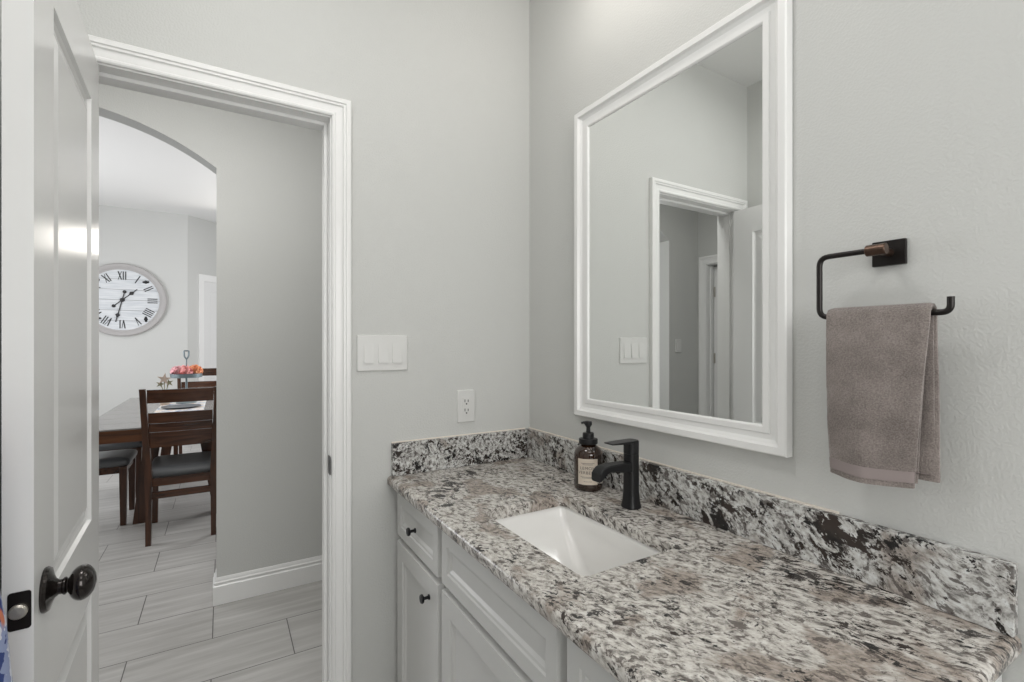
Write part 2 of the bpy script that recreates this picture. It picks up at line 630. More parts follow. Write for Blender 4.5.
def casing(bm, prof, a0, a1, top, face, bottom=0.0, axis='y', sgn=-1):
    """door casing swept round three sides. prof (outward offset, protrusion); face = wall plane; sgn = protrusion direction"""
    rings = []
    for u, v in prof:
        w = face + sgn * v
        path = [(a0 - u, bottom), (a0 - u, top + u), (a1 + u, top + u), (a1 + u, bottom)]
        rings.append([(a, w, z) if axis == 'y' else (w, a, z) for a, z in path])
    vr = [[bm.verts.new(p) for p in r] for r in rings]
    for a, b in zip(vr, vr[1:] + vr[:1]):
        for i in range(3):
            bm.faces.new((a[i], a[i + 1], b[i + 1], b[i]))
    bm.faces.new([r[0] for r in vr])
    bm.faces.new([r[3] for r in vr][::-1])


def frame_loop(bm, prof, y0, y1, z0, z1, x):
    """picture frame in the plane x: prof (offset inwards from the outside, protrusion towards -x)"""
    rings = []
    for u, v in prof:
        rings.append([(x - v, yy, zz) for yy, zz in ((y0 + u, z0 + u), (y1 - u, z0 + u), (y1 - u, z1 - u), (y0 + u, z1 - u))])
    vr = [[bm.verts.new(p) for p in r] for r in rings]
    for a, b in zip(vr, vr[1:] + vr[:1]):
        for i in range(4):
            j = (i + 1) % 4
            bm.faces.new((a[i], a[j], b[j], b[i]))


def sweep_plan(bm, prof, pts, side=1):
    """skirting: prof (out from the wall, z) swept along plan points with mitres; side = +1 puts 'out' to the left of travel"""
    n = len(pts)
    P = [Vector((p[0], p[1], 0)) for p in pts]
    rings = []
    for i in range(n):
        d0 = (P[i] - P[i - 1]).normalized() if i else (P[1] - P[0]).normalized()
        d1 = (P[i + 1] - P[i]).normalized() if i < n - 1 else d0
        n0 = Vector((-d0.y, d0.x, 0)) * side
        n1 = Vector((-d1.y, d1.x, 0)) * side
        mt = (n0 + n1) / (1 + n0.dot(n1))
        rings.append([P[i] + mt * u + Vector((0, 0, z)) for u, z in prof])
    loft(bm, rings)


def panel_slab(bm, w, h, t, panels, prof, both=True):
    """slab in local x (0..w), z (0..h), faces at y=0 (front) and y=t (back). panels: list of (x0,x1,z0,z1) sharing
    the same x range; prof: list of (inset, depth) from the panel outline"""
    def face(y, s):
        x0, x1 = panels[0][0], panels[0][1]
        zs = [0]
        for p in panels:
            zs += [p[2], p[3]]
        zs.append(h)
        xs = [0, x0, x1, w]
        grid = {}
        for i, x in enumerate(xs):
            for j, z in enumerate(zs):
                grid[i, j] = bm.verts.new((x, y, z))
        for i in range(3):
            for j in range(len(zs) - 1):
                if i == 1 and j % 2 == 1:
                    loop = [grid[1, j], grid[2, j], grid[2, j + 1], grid[1, j + 1]]
                    pz0, pz1 = zs[j], zs[j + 1]
                    for ins, dep in prof:
                        nl = [bm.verts.new((xx, y + s * dep, zz)) for xx, zz in ((x0 + ins, pz0 + ins), (x1 - ins, pz0 + ins), (x1 - ins, pz1 - ins), (x0 + ins, pz1 - ins))]
                        for k in range(4):
                            bm.faces.new((loop[k], loop[(k + 1) % 4], nl[(k + 1) % 4], nl[k]))
                        loop = nl
                    bm.faces.new(loop)
                else:
                    bm.faces.new((grid[i, j], grid[i + 1, j], grid[i + 1, j + 1], grid[i, j + 1]))
        ring = [grid[i, 0] for i in range(4)] + [grid[3, j] for j in range(1, len(zs))] + [grid[i, len(zs) - 1] for i in (2, 1, 0)] + [grid[0, j] for j in range(len(zs) - 2, 0, -1)]
        return ring
    a = face(0, 1)
    if both:
        b = face(t, -1)
        for k in range(len(a)):
            bm.faces.new((a[k], a[(k + 1) % len(a)], b[(k + 1) % len(a)], b[k]))
    else:
        c = [bm.verts.new((v.co.x, t, v.co.z)) for v in a]
        for k in range(len(a)):
            bm.faces.new((a[k], a[(k + 1) % len(a)], c[(k + 1) % len(a)], c[k]))
        bm.faces.new(c)


def wall_holes(bm, u0, u1, z0, z1, holes, place):
    """rectangular wall sheet with rectangular holes to the floor. place(u, d, z): d = 0 front, 1 back"""
    us = sorted({u0, u1, *[h[0] for h in holes], *[h[1] for h in holes]})
    for a, b in zip(us, us[1:]):
        h = [q for q in holes if q[0] <= a + 1e-6 and q[1] >= b - 1e-6]
        zb = h[0][2] if h else z0
        P = [place(u, d, z) for z in (zb, z1) for d in (0, 1) for u in (a, b)]
        vs = [bm.verts.new(p) for p in P]
        for f in [(0, 2, 3, 1), (4, 5, 7, 6), (0, 1, 5, 4), (2, 6, 7, 3), (0, 4, 6, 2), (1, 3, 7, 5)]:
            bm.faces.new([vs[i] for i in f])


def copy_tree(o, parent=None):
    c = o.copy()
    COL.objects.link(c)
    if parent is not None:
        c.parent = parent
    for ch in list(o.children):
        copy_tree(ch, c)
    return c


# ------------------------------------------------------------------ the setting
CEIL = 2.74
DCEIL = 3.05
AY0, AY1 = 1.328, 1.448           # hall wall with the arch
WT = 0.115                        # thickness of the wall with the doorway
JX0, JX1, JZ = -1.346, -0.743, 2.050   # clear opening between the jambs

bm = bmesh.new()
box(bm, -4.2, 2.0, -3.0, 8.8, -0.05, 0)
struct('floor', bm, 'tile')
bm = bmesh.new()
box(bm, -1.434, 0.0, -2.9, 0.0, CEIL, CEIL + 0.05)
struct('ceiling', bm, 'ceiling')
bm = bmesh.new()
box(bm, -2.734, 1.3, WT, AY0, CEIL, CEIL + 0.05)
struct('ceiling_hall', bm, 'ceiling')
bm = bmesh.new()
box(bm, -3.7, 1.0, AY1, 8.7, DCEIL, DCEIL + 0.05)
struct('ceiling_dining', bm, 'ceiling')

# wall with the doorway (faces the bathroom)
bm = bmesh.new()
wall_holes(bm, -2.85, 1.3, 0, CEIL + 0.05, [(JX0 - 0.019, JX1 + 0.019, JZ + 0.019)], lambda u, d, z: (u, d * WT, z))
struct('wall_back', bm, 'wall')
bm = bmesh.new()
box(bm, 0, 0.11, -2.9, 0, 0, CEIL + 0.05)
struct('wall_right', bm, 'wall')
bm = bmesh.new()
box(bm, -1.544, -1.434, -2.9, 0, 0, CEIL + 0.05)
struct('wall_left', bm, 'wall')
bm = bmesh.new()
box(bm, -1.544, 0.11, -3.0, -2.9, 0, CEIL + 0.05)
struct('wall_front', bm, 'wall')

# hall wall with the arched opening
AXC, AHW, AAP, AR = -1.705, 0.647, 2.459, 1.10
bm = bmesh.new()
wall_holes(bm, -2.734, AXC - AHW, 0, DCEIL, [], lambda u, d, z: (u, AY0 + d * (AY1 - AY0), z))
wall_holes(bm, AXC + AHW, 1.3, 0, DCEIL, [], lambda u, d, z: (u, AY0 + d * (AY1 - AY0), z))
na = 40
cols = []
for i in range(na + 1):
    x = AXC - AHW + 2 * AHW * i / na
    z = AAP - (AR - math.sqrt(AR * AR - (x - AXC) ** 2))
    cols.append([bm.verts.new(p) for p in ((x, AY0, z), (x, AY0, DCEIL), (x, AY1, DCEIL), (x, AY1, z))])
for a, c in zip(cols, cols[1:]):
    for k in range(4):
        bm.faces.new((a[k], c[k], c[(k + 1) % 4], a[(k + 1) % 4]))
struct('wall_hall', bm, 'hall_wall', angle=20)

# hall end wall with a second doorway, and the dim room beyond it
EX = -2.734
E0, E1 = 0.42, 1.226
bm = bmesh.new()
wall_holes(bm, WT, AY0, 0, CEIL + 0.05, [(E0 - 0.019, E1 + 0.019, JZ + 0.019)], lambda u, d, z: (EX - d * 0.115, u, z))
struct('wall_hall_end', bm, 'hall_wall')
bm = bmesh.new()
box(bm, 1.2, 1.3, WT, AY0, 0, CEIL + 0.05)
struct('wall_hall_right', bm, 'hall_wall')
bm = bmesh.new()
box(bm, -4.2, -4.1, -0.6, 2.2, 0, CEIL)
box(bm, -4.2, EX - 0.115, -0.6, -0.5, 0, CEIL)
box(bm, -4.2, EX - 0.115, 1.328, 1.448, 0, CEIL)
box(bm, -4.2, EX - 0.115, -0.6, 2.2, CEIL, CEIL + 0.05)
struct('wall_side_room', bm, 'wall')

# dining room
DY = 6.115
DXC = -1.43
bm = bmesh.new()
box(bm, -3.7, DXC, DY, DY + 0.1, 0, DCEIL)
struct('wall_dining_back', bm, 'hall_wall')
bm = bmesh.new()
s2 = math.sqrt(0.5)
for (a, b) in ((0.0, 2.6),):
    pts = [(DXC, DY), (DXC + 2.43, DY + 2.43), (DXC + 2.43 - 0.1, DY + 2.43 + 0.1), (DXC - 0.1, DY + 0.1)]
    loft(bm, [[(x, y, 0) for x, y in pts], [(x, y, DCEIL) for x, y in pts]])
struct('wall_dining_angle', bm, 'hall_wall')
bm = bmesh.new()
box(bm, -3.8, -3.7, AY1, DY + 0.1, 0, DCEIL)
struct('wall_dining_left', bm, 'hall_wall')
bm = bmesh.new()
box(bm, 1.0, 1.1, AY1, 8.75, 0, DCEIL)
struct('wall_dining_right', bm, 'hall_wall')

# door frame and casing of the bathroom doorway
CAS = [(0, 0), (0, .010), (.004, .0125), (.009, .0125), (.012, .0095), (.024, .0100), (.031, .0125), (.034, .0170), (.040, .0170), (.042, .0205), (.047, .0215),
       (.054, .0205), (.057, .017), (.057, 0)]
bm = bmesh.new()
box(bm, JX0 - .019, JX0, 0, WT, 0, JZ + .019)
box(bm, JX1, JX1 + .019, 0, WT, 0, JZ + .019)
box(bm, JX0, JX1, 0, WT, JZ, JZ + .019)
box(bm, JX0, JX0 + .011, .040, .075, 0, JZ, .0015)
box(bm, JX1 - .011, JX1, .040, .075, 0, JZ, .0015)
box(bm, JX0 + .0112, JX1 - .0112, .0405, .0745, JZ - .011, JZ - .0002, .001)
casing(bm, CAS, JX0 - .004, JX1 + .004, JZ + .004, 0.0, sgn=-1)
casing(bm, CAS, JX0 - .006, JX1 + .006, JZ + .006, WT, sgn=1)
trim_1 = struct('trim_1', bm, 'trim', angle=20)
bm = bmesh.new()
sp = [(y, z) for y, z in rrect(-0.012, 0.030, 0.934, 0.992, 0.010)]
loft(bm, [[(JX1 - d, y, z) for y, z in sp] for d in (0, .0014)])
box(bm, JX1 - .0016, JX1 - .0002, .008, .022, .950, .976, mat=1)
o = obj('strike_plate', bm, ['black', 'slot'], trim_1)
o['label'] = 'dark bronze strike plate'

# second doorway casing at the end of the hall
bm = bmesh.new()
box(bm, EX - .115, EX, E0 - .019, E0, 0, JZ + .019)
box(bm, EX - .115, EX, E1, E1 + .019, 0, JZ + .019)
box(bm, EX - .115, EX, E0, E1, JZ, JZ + .019)
box(bm, EX - .075, EX - .040, E1 - .011, E1, 0, JZ, .0015)
box(bm, EX - .075, EX - .040, E0, E0 + .011, 0, JZ, .0015)
casing(bm, [(u * 1.3, v) for u, v in CAS], E0 - .004, E1 + .004, JZ + .006, EX, axis='x', sgn=1)
struct('trim_2', bm, 'trim')

# skirting
BASE = [(0, 0), (.016, 0), (.016, .094), (.0105, .099), (.0105, .106), (.0125, .109), (.0125, .113), (.007, .119), (.007, .126), (.004, .134), (.003, .137), (0, .137)]
bm = bmesh.new()
sweep_plan(bm, BASE, [(1.2, AY0), (AXC + AHW, AY0), (AXC + AHW, AY1)], side=1)
struct('baseboard_hall', bm, 'trim')
bm = bmesh.new()
sweep_plan(bm, BASE, [(AXC - AHW, AY1), (AXC - AHW, AY0), (EX, AY0)], side=1)
struct('baseboard_hall_left', bm, 'trim')
bm = bmesh.new()
sweep_plan(bm, BASE, [(DXC + 0.09, DY + 0.09), (DXC, DY), (-3.7, DY)], side=1)
struct('baseboard_dining', bm, 'trim')
bm = bmesh.new()
sweep_plan(bm, BASE, [(-0.58, 0.0), (JX1 + .063, 0.0)], side=1)
struct('baseboard_back', bm, 'trim')


# ------------------------------------------------------------------ doors
PROF_D = [(.004, .007), (.010, .0105), (.015, .0105), (.045, .0020)]


def panel_door(name, w, h, t, stile, zs, mat='door'):
    bm = bmesh.new()
    sa, sb = stile if isinstance(stile, tuple) else (stile, w - stile)
    panel_slab(bm, w, h, t, [(sa, sb, a, b) for a, b in zs], PROF_D)
    return struct(name, bm, mat, angle=15)


# the open bathroom door. Local x runs from the hinge to the latch edge, y = 0 is the face towards the vanity
door = panel_door('door_1', 0.603, 2.028, 0.0335, (.110, .480), [(0.24, 0.752), (0.925, 1.902)])
ang = math.radians(-90 + 2.75)
door.location = (-1.297, -0.010, 0.010)
door.rotation_euler = (0, 0, ang)
# local y of the slab must point away from the vanity side (world -x)
door.scale = (1, 1, 1)
m4 = Matrix.Scale(-1, 4, (0, 1, 0))
door.data.transform(m4)
door.data.flip_normals()
door['label'] = 'open white two panel door with a dark bronze knob'
KX, KZ = 0.543, 0.947
knob = None
bm = bmesh.new()
lathe(bm, [(.0, 0), (.034, 0), (.0345, .003), (.032, .007), (.022, .010), (.015, .013), (.0115, .017), (.0115, .021), (.0135, .0235), (.0135, .0255),
           (.0110, .0275), (.0120, .031)], axis=(0, 1, 0), origin=(KX, 0, KZ))
ro = obj('knob_rosette', bm, 'bronze', door)
ro['label'] = 'dark bronze knob rosette'
bm = bmesh.new()
kp = []
for i in range(15):
    a = PI * i / 14
    kp.append((max(0.0005, 0.0275 * math.sin(a)), .0450 - .0180 * math.cos(a)))
lathe(bm, kp, axis=(0, 1, 0), origin=(KX, 0, KZ), sx=1.0)
o = obj('door_knob', bm, 'bronze', door)
o['label'] = 'dark bronze egg shaped door knob'
bm = bmesh.new()
lp = rrect(-0.0275, -0.0025, KZ - .0275, KZ + .0275, .004)
loft(bm, [[(0.603 + d, y, z) for y, z in lp] for d in (0, .0016)])
lat = obj('latch_plate', bm, 'bronze_matte', door)
lat['label'] = 'dark bronze latch plate'
bm = bmesh.new()
lathe(bm, [(.0105, 0), (.0105, .004), (.008, .007), (0.0005, .0075)], axis=(1, 0, 0), origin=(0.6045, -.0160, KZ), n=20)
o = obj('latch_bolt', bm, 'chrome', lat)
for hz in (0.22, 1.02, 1.82):
    bm = bmesh.new()
    box(bm, -.0025, .0, -.034, -.010, hz - .044, hz + .044)
    tube(bm, [(-.004, -.0385, hz - .046), (-.004, -.0385, hz + .046)], .0055, 10)
    obj('hinge', bm, 'bronze_matte', door)

# door of the room at the end of the hall, standing open into that room
d2 = panel_door('door_2', 0.78, 2.028, 0.035, 0.112, [(0.24, 0.770), (0.932, 1.905)])
d2.location = (EX - .078, E1 - .012, 0.010)
d2.rotation_euler = (0, 0, math.radians(180 - 6))
d2['label'] = 'white door standing open at the end of the hall'
for hz in (0.35, 1.20, 1.80):
    bm = bmesh.new()
    tube(bm, [(-.006, .010, hz - .045), (-.006, .010, hz + .045)], .0065, 10)
    box(bm, -.004, .03, .000, .003, hz - .044, hz + .044)
    o = obj('hinge', bm, 'chrome', d2)

# closed white door on the angled dining wall
bm = bmesh.new()
u = Vector((s2, s2, 0))
v = Vector((s2, -s2, 0))


def on_angle(s, d, z):
    p = Vector((DXC, DY, 0)) + u * s + v * d
    return (p.x, p.y, z)


S0, S1, SZ = 0.235, 1.10, 2.20
for ins0, prot in (((0, .0), .020),):
    for (a, b, z0, z1) in ((S0 - .075, S0, 0, SZ + .09), (S1, S1 + .075, 0, SZ + .09), (S0, S1, SZ, SZ + .09)):
        vs = [bm.verts.new(on_angle(s, d, z)) for z in (z0, z1) for d in (0, prot) for s in (a, b)]
        for f in [(0, 2, 3, 1), (4, 5, 7, 6), (0, 1, 5, 4), (2, 6, 7, 3), (0, 4, 6, 2), (1, 3, 7, 5)]:
            bm.faces.new([vs[i] for i in f])
struct('trim_3', bm, 'trim')
bm = bmesh.new()
panel_slab(bm, S1 - S0, SZ - .01, .010, [(.11, S1 - S0 - .11, .24, .85), (.11, S1 - S0 - .11, 1.0, 2.06)], [(.006, .003), (.03, .006)], both=False)
d3 = struct('door_3', bm, 'door', angle=15)
d3['label'] = 'white panelled door on the angled dining wall'
p = Vector((DXC, DY, 0)) + u * S0 + v * .0125
d3.location = (p.x, p.y, 0.008)
d3.rotation_euler = (0, 0, math.radians(45))

# ------------------------------------------------------------------ vanity cabinet
XF = -0.540                       # front plane of doors and drawers
XC = -0.518                       # face frame
VE = -1.335                       # right end
van = thing('vanity_cabinet', 'light grey painted vanity cabinet with framed doors under the granite countertop', 'cabinet', (-0.27, -0.67, 0))
VO = Vector((0.27, 0.67, 0))
bm = bmesh.new()
box(bm, XC, XC + .019, VE, -.003, 0.10, .8745)
box(bm, XC + .019, -.004, -.022, -.003, 0.10, .8745)
box(bm, XC + .019, -.004, VE, VE + .019, 0.10, .8745)
box(bm, XC + .019, -.004, VE + .019, -.022, 0.10, .119)
box(bm, -.016, -.004, VE + .019, -.022, .119, .8745)
box(bm, XC + .07, -.004, VE + .02, -.003, 0.0, .101)
bm.transform(Matrix.Translation(VO))
obj('body', bm, 'cabinet', van)
PROF_C = [(.003, .0035), (.009, .0045), (.016, .0095), (.022, .0098)]


def front(name, y0, y1, z0, z1, stile):
    w, h = abs(y1 - y0), z1 - z0
    bm = bmesh.new()
    panel_slab(bm, w, h, .019, [(stile, w - stile, stile, h - stile)], PROF_C, both=False)
    for vtx in bm.verts:                       # ease the outer edge of the slab
        x, y, z = vtx.co
        if y < .0001 and (x < .001 or x > w - .001 or z < .001 or z > h - .001):
            vtx.co = (min(max(x, .004), w - .004), y, min(max(z, .004), h - .004))
        # small step behind the eased edge
    # local x -> world -y, local y -> world +x
    mt = Matrix(((0, 1, 0, XF), (-1, 0, 0, y0), (0, 0, 1, z0), (0, 0, 0, 1)))
    bm.transform(Matrix.Translation(VO) @ mt)
    return obj(name, bm, 'cabinet', van, angle=15)


def cab_knob(parent, y, z):
    bm = bmesh.new()
    lathe(bm, [(.0005, 0), (.0075, 0), (.0075, .0025), (.0045, .004), (.0042, .014), (.0065, .0165), (.0115, .0185), (.0125, .022), (.0105, .0255), (.0005, .027)],
          axis=(-1, 0, 0), origin=(XF, y, z), n=20)
    bm.transform(Matrix.Translation(VO))
    o = obj('knob', bm, 'black', parent)
    o['label'] = 'small round black knob'


d = front('drawer', -.032, -.383, .717, .860, .036)
cab_knob(d, -.208, .789)
d = front('door', -.032, -.383, .115, .703, .055)
cab_knob(d, -.320, .642)
front('drawer_front', -.404, -.917, .717, .860, .036)
d = front('door', -.404, -.917, .115, .703, .055)
cab_knob(d, -.880, .642)
d = front('drawer', -.938, -1.318, .717, .860, .036)
cab_knob(d, -1.128, .789)
d = front('door', -.938, -1.318, .115, .703, .055)
cab_knob(d, -.985, .642)

# ------------------------------------------------------------------ countertop, backsplash
CT, CB = .905, .875
CX, CE = -.563, -1.356
HX0, HX1, HY0, HY1 = -.448, -.186, -.872, -.462


def outline(ins, n=6):
    x0, x1, y0, y1 = CX + ins, -.002, CE + ins, -.002
    r = max(.004, .022 - ins)
    pts = [(x1, y1), (x0, y1)]
    for k in range(n + 1):
        a = math.radians(180 + 90 * k / n)
        pts.append((x0 + r + r * math.cos(a), y0 + r + r * math.sin(a)))
    pts.append((x1, y0))
    return pts


bm = bmesh.new()
rings = [[(x, y, z) for x, y in outline(i)] for i, z in ((.004, CB), (.001, CB + .003), (0, CB + .007), (0, CT - .011), (.002, CT - .0055), (.006, CT - .002), (.012, CT))]
vr = loft(bm, rings, cap0=False, cap1=False)
hr = [[(x, y, z) for x, y in rrect(HX0 - i, HX1 + i, HY0 - i, HY1 + i, .020)] for i, z in ((.004, CT), (.0015, CT - .0012), (0, CT - .004), (0, CB))]
vh = loft(bm, hr, cap0=False, cap1=False)
bm.edges.ensure_lookup_table()


def ring_edges(r):
    return [e for a, b in zip(r, r[1:] + r[:1]) for e in [bm.edges.get((a, b))] if e]


bmesh.ops.triangle_fill(bm, use_beauty=True, edges=ring_edges(vr[-1]) + ring_edges(vh[0]))
bmesh.ops.triangle_fill(bm, use_beauty=True, edges=ring_edges(vr[0]) + ring_edges(vh[-1]))
ctop = obj('countertop', bm, 'granite')
tag(ctop, 'speckled cream, taupe and black granite vanity countertop with a rectangular sink cutout', 'countertop')


def splash(name, x0, x1, y0, y1, z1, label, caulk, mat):
    bm = bmesh.new()
    box(bm, x0, x1, y0, y1, CT + .0003, z1, .0022, 2)
    o = obj(name, bm, mat)
    tag(o, label, 'backsplash')
    bm = bmesh.new()
    box(bm, *caulk)
    c = obj('caulk_line', bm, 'caulk', o)
    c['label'] = 'cream caulk line along the top'
    return o


splash('backsplash', -.0215, -.0006, CE + .004, -.0006, 1.013, 'long granite backsplash along the wall under the mirror and towel', (-.0058, -.0007, CE + .25, -.001, 1.0128, 1.0165), 'granite_back')
splash('backsplash', -.550, -.0222, -.0205, -.0006, 1.013, 'short granite side splash below the light switch and outlet', (-.549, -.0225, -.0058, -.0007, 1.0128, 1.0165), 'granite_side')

# ------------------------------------------------------------------ sink
sink = thing('sink', 'white rectangular undermount porcelain sink set into the granite countertop', 'sink', ((HX0 + HX1) / 2, (HY0 + HY1) / 2, .72))
SO = -Vector(sink.location)
bm = bmesh.new()
sx0, sx1, sy0, sy1 = HX0 - .004, HX1 + .004, HY0 - .004, HY1 + .004
ctr = (-.300, -.700)


def srect(t, z, r, cx=-.29, cy=-.69, hx=.045, hy=.06):
    """blend from the rim rectangle (t=0) to the floor rectangle (t=1)"""
    a = [sx0 + (cx - hx - sx0) * t, sx1 + (cx + hx - sx1) * t, sy0 + (cy - hy - sy0) * t, sy1 + (cy + hy - sy1) * t]
    return [(x, y, z) for x, y in rrect(*a, r, 6)]


outer = [[(x, y, z) for x, y in rrect(sx0 - e, sx1 + e, sy0 - e, sy1 + e, r, 6)] for e, z, r in ((-.02, .735, .05), (.006, .80, .03), (.012, .860, .025), (.02, .860, .03), (.02, CB - .0006, .03), (.0, CB - .0006, .018))]
inner = [[(x, y, z) for x, y in rrect(sx0 + e, sx1 - e, sy0 + e, sy1 - e, r, 6)] for e, z, r in ((.001, CB - .002, .018), (.004, .862, .018), (.010, .820, .018), (.017, .785, .02))]
inner = inner[:2]
for t, z, r in ((.06, .838, .020), (.30, .808, .024), (.62, .772, .030), (.85, .751, .034), (.94, .7465, .036), (1.0, .745, .036)):
    inner.append(srect(t, z, r, -.303, -.715, .088, .115))
rings = outer + inner
loft(bm, rings, cap0=True, cap1=True)
bm.transform(Matrix.Translation(SO))
obj('basin', bm, 'porcelain', sink, angle=50)
bm = bmesh.new()
lathe(bm, [(.0005, 0), (.022, 0), (.022, .002), (.017, .0035), (.0165, .0015), (.0005, .0015)], origin=(-.303, -.715, .7448))
bm.transform(Matrix.Translation(SO))
o = obj('drain', bm, 'black', sink)

# ------------------------------------------------------------------ faucet
FX, FY = -.090, -.638
fa = thing('faucet', 'matte black single lever faucet standing behind the sink', 'faucet', (FX, FY, CT + .0003))
bm = bmesh.new()


def oval(hx, hy, z, p=3.2, n=36, cx=0, cy=0):
    r = []
    for i in range(n):
        a = 2 * PI * i / n
        c, s = math.cos(a), math.sin(a)
        r.append((cx + hx * math.copysign(abs(c) ** (2 / p), c), cy + hy * math.copysign(abs(s) ** (2 / p), s), z))
    return r


loft(bm, [oval(.0225, .0235, 0), oval(.023, .024, .003), oval(.022, .023, .007), oval(.0195, .0205, .020), oval(.0178, .0188, .045), oval(.0172, .0182, .142), oval(.0166, .0176, .1435)])
obj('body', bm, 'black', fa)
bm = bmesh.new()
loft(bm, [oval(.0166, .0176, .1442), oval(.0172, .0182, .1455), oval(.0174, .0184, .172), oval(.0174, .0184, .178), oval(.0160, .0170, .1805)])
# flat lever blade reaching out over the spout
rings = []
for x, w, z0, z1 in ((.010, .0165, .1735, .1800), (-.012, .0180, .1735, .1808), (-.04, .0180, .1742, .1806), (-.06, .0178, .1752, .1803), (-.080, .0172, .1762, .1799), (-.0815, .0165, .1770, .1794)):
    rings.append([(x, -w, z0 + .001), (x, -w + .002, z0), (x, w - .002, z0), (x, w, z0 + .001), (x, w, z1 - .001), (x, w - .002, z1), (x, -w + .002, z1), (x, -w, z1 - .001)])
loft(bm, rings)
obj('lever', bm, 'black', fa)
bm = bmesh.new()
rings = []
for x, zt, zb, w in ((-.010, .1235, .096, .0165), (-.03, .1245, .098, .0168), (-.06, .125, .104, .0172), (-.085, .1245, .107, .0175), (-.100, .1235, .102, .0178),
                     (-.111, .1205, .092, .0178), (-.119, .114, .0865, .0176), (-.1235, .107, .086, .017)):
    rings.append([(x, -w, zb + .003), (x, -w + .003, zb), (x, w - .003, zb), (x, w, zb + .003), (x, w, zt - .003), (x, w - .003, zt), (x, -w + .003, zt), (x, -w, zt - .003)])
loft(bm, rings)
sp = obj('spout', bm, 'black', fa, angle=30)
bm = bmesh.new()
lathe(bm, [(.0005, 0), (.0085, 0), (.0085, .004), (.0005, .004)], origin=(-.111, 0, .0825), n=18)
obj('aerator', bm, 'chrome', sp)

# ------------------------------------------------------------------ soap bottle
BX, BY = -.078, -.447
so = thing('soap_bottle', 'brown glass pump soap bottle with a cream label standing beside the black faucet', 'soap bottle', (BX, BY, CT + .0003))
bm = bmesh.new()
R = .0430
lathe(bm, [(.0005, .003), (R * .82, .0015), (R * .9, 0), (R * .98, .004), (R, .009), (R, .098), (R * .985, .107), (R * .93, .115), (R * .82, .1225), (R * .66, .128), (.0245, .131), (.0215, .134), (.0215, .146), (.0005, .146)], n=48)
obj('bottle', bm, 'amber', so, angle=50)
bm = bmesh.new()
lathe(bm, [(.0215, .1355), (.0275, .1355), (.0285, .137), (.0285, .149), (.0275, .1505), (.0180, .1515), (.0172, .153), (.0172, .166), (.0155, .1685), (.0085, .1695), (.0068, .171), (.0060, .184), (.0090, .189), (.0115, .192), (.0115, .201), (.0095, .2035), (.0005, .204)], n=32)
# short spout of the pump, turned towards the room
dr = Vector((-.75, .35, 0)).normalized()
tube(bm, [dr * .004 + Vector((0, 0, .197)), dr * .014 + Vector((0, 0, .199)), dr * .022 + Vector((0, 0, .1975))], [.0052, .0042, .0034], 10)
o = obj('pump', bm, 'black', so)
o['label'] = 'black pump collar and nozzle'
# direction from bottle to the viewer side
la = math.atan2(cam.location.y - BY, cam.location.x - BX) - .04


def on_bottle(s, z, off):
    a = la + s / R
    return ((R + off) * math.cos(a), (R + off) * math.sin(a), z)


bm = bmesh.new()
rings = []
for k in range(17):
    s = -.0305 + .061 * k / 16
    rings.append([on_bottle(s, .021, .0002), on_bottle(s, .097, .0002), on_bottle(s, .097, .0006), on_bottle(s, .021, .0006)])
loft(bm, rings)
lab = obj('paper_label', bm, 'label', so)
lab['label'] = 'cream paper label'


def text_mesh(body, size, align='CENTER'):
    cu = bpy.data.curves.new('lettering', 'FONT')
    cu.body = body
    cu.size = size
    cu.align_x = align
    cu.space_character = 1.15
    to = bpy.data.objects.new('lettering', cu)
    COL.objects.link(to)
    bpy.context.view_layer.update()
    dg = bpy.context.evaluated_depsgraph_get()
    me = bpy.data.meshes.new_from_object(to.evaluated_get(dg))
    bm = bmesh.new()
    bm.from_mesh(me)
    bpy.data.objects.remove(to)
    bpy.data.curves.remove(cu)
    bpy.data.meshes.remove(me)
    return bm


bm = bmesh.new()
for body, size, z in (('LEMON', .0125, .0655), ('VERBENA', .0125, .0525)):
    tb = text_mesh(body, size)
    for vtx in tb.verts:
        vtx.co = on_bottle(vtx.co.x, z + vtx.co.y, .0009)
    me = bpy.data.meshes.new('tmp')
    tb.to_mesh(me)
    tb.free()
    bm.from_mesh(me)
    bpy.data.meshes.remove(me)
for z, w, h in ((.0835, .020, .0012), (.0800, .015, .0010), (.0435, .021, .0010), (.0405, .018, .0010), (.0300, .012, .0009)):
    n = 8
    a = [[on_bottle(-w + 2 * w * k / n, z, .0009), on_bottle(-w + 2 * w * k / n, z + h, .0009)] for k in range(n + 1)]
    vs = [[bm.verts.new(p) for p in r] for r in a]
    for p, q in zip(vs, vs[1:]):
        bm.faces.new((p[0], q[0], q[1], p[1]))
obj('lettering', bm, 'ink', lab)

# ------------------------------------------------------------------ mirror
MY0, MY1, MZ0, MZ1 = -1.0165, -.310, 1.106, 2.1085
mir = thing('wall_mirror', 'tall rectangular wall mirror in a moulded white frame above the sink', 'mirror', (0, (MY0 + MY1) / 2, MZ0))
MO = -Vector(mir.location)
bm = bmesh.new()
frame_loop(bm, [(0, .0015), (0, .0225), (.003, .0255), (.018, .0255), (.0195, .0230), (.022, .0175), (.030, .0128), (.042, .0118), (.0435, .0155), (.056, .0155), (.0585, .0140), (.0600, .0112), (.0600, .0015)], MY0, MY1, MZ0, MZ1, 0)
bm.transform(Matrix.Translation(MO))
obj('frame', bm, 'frame', mir, angle=22)
bm = bmesh.new()
box(bm, -.0097, -.004, MY0 + .050, MY1 - .050, MZ0 + .050, MZ1 - .050)
bm.transform(Matrix.Translation(MO))
o = obj('glass', bm, 'mirror', mir)
o['label'] = 'silvered mirror glass'

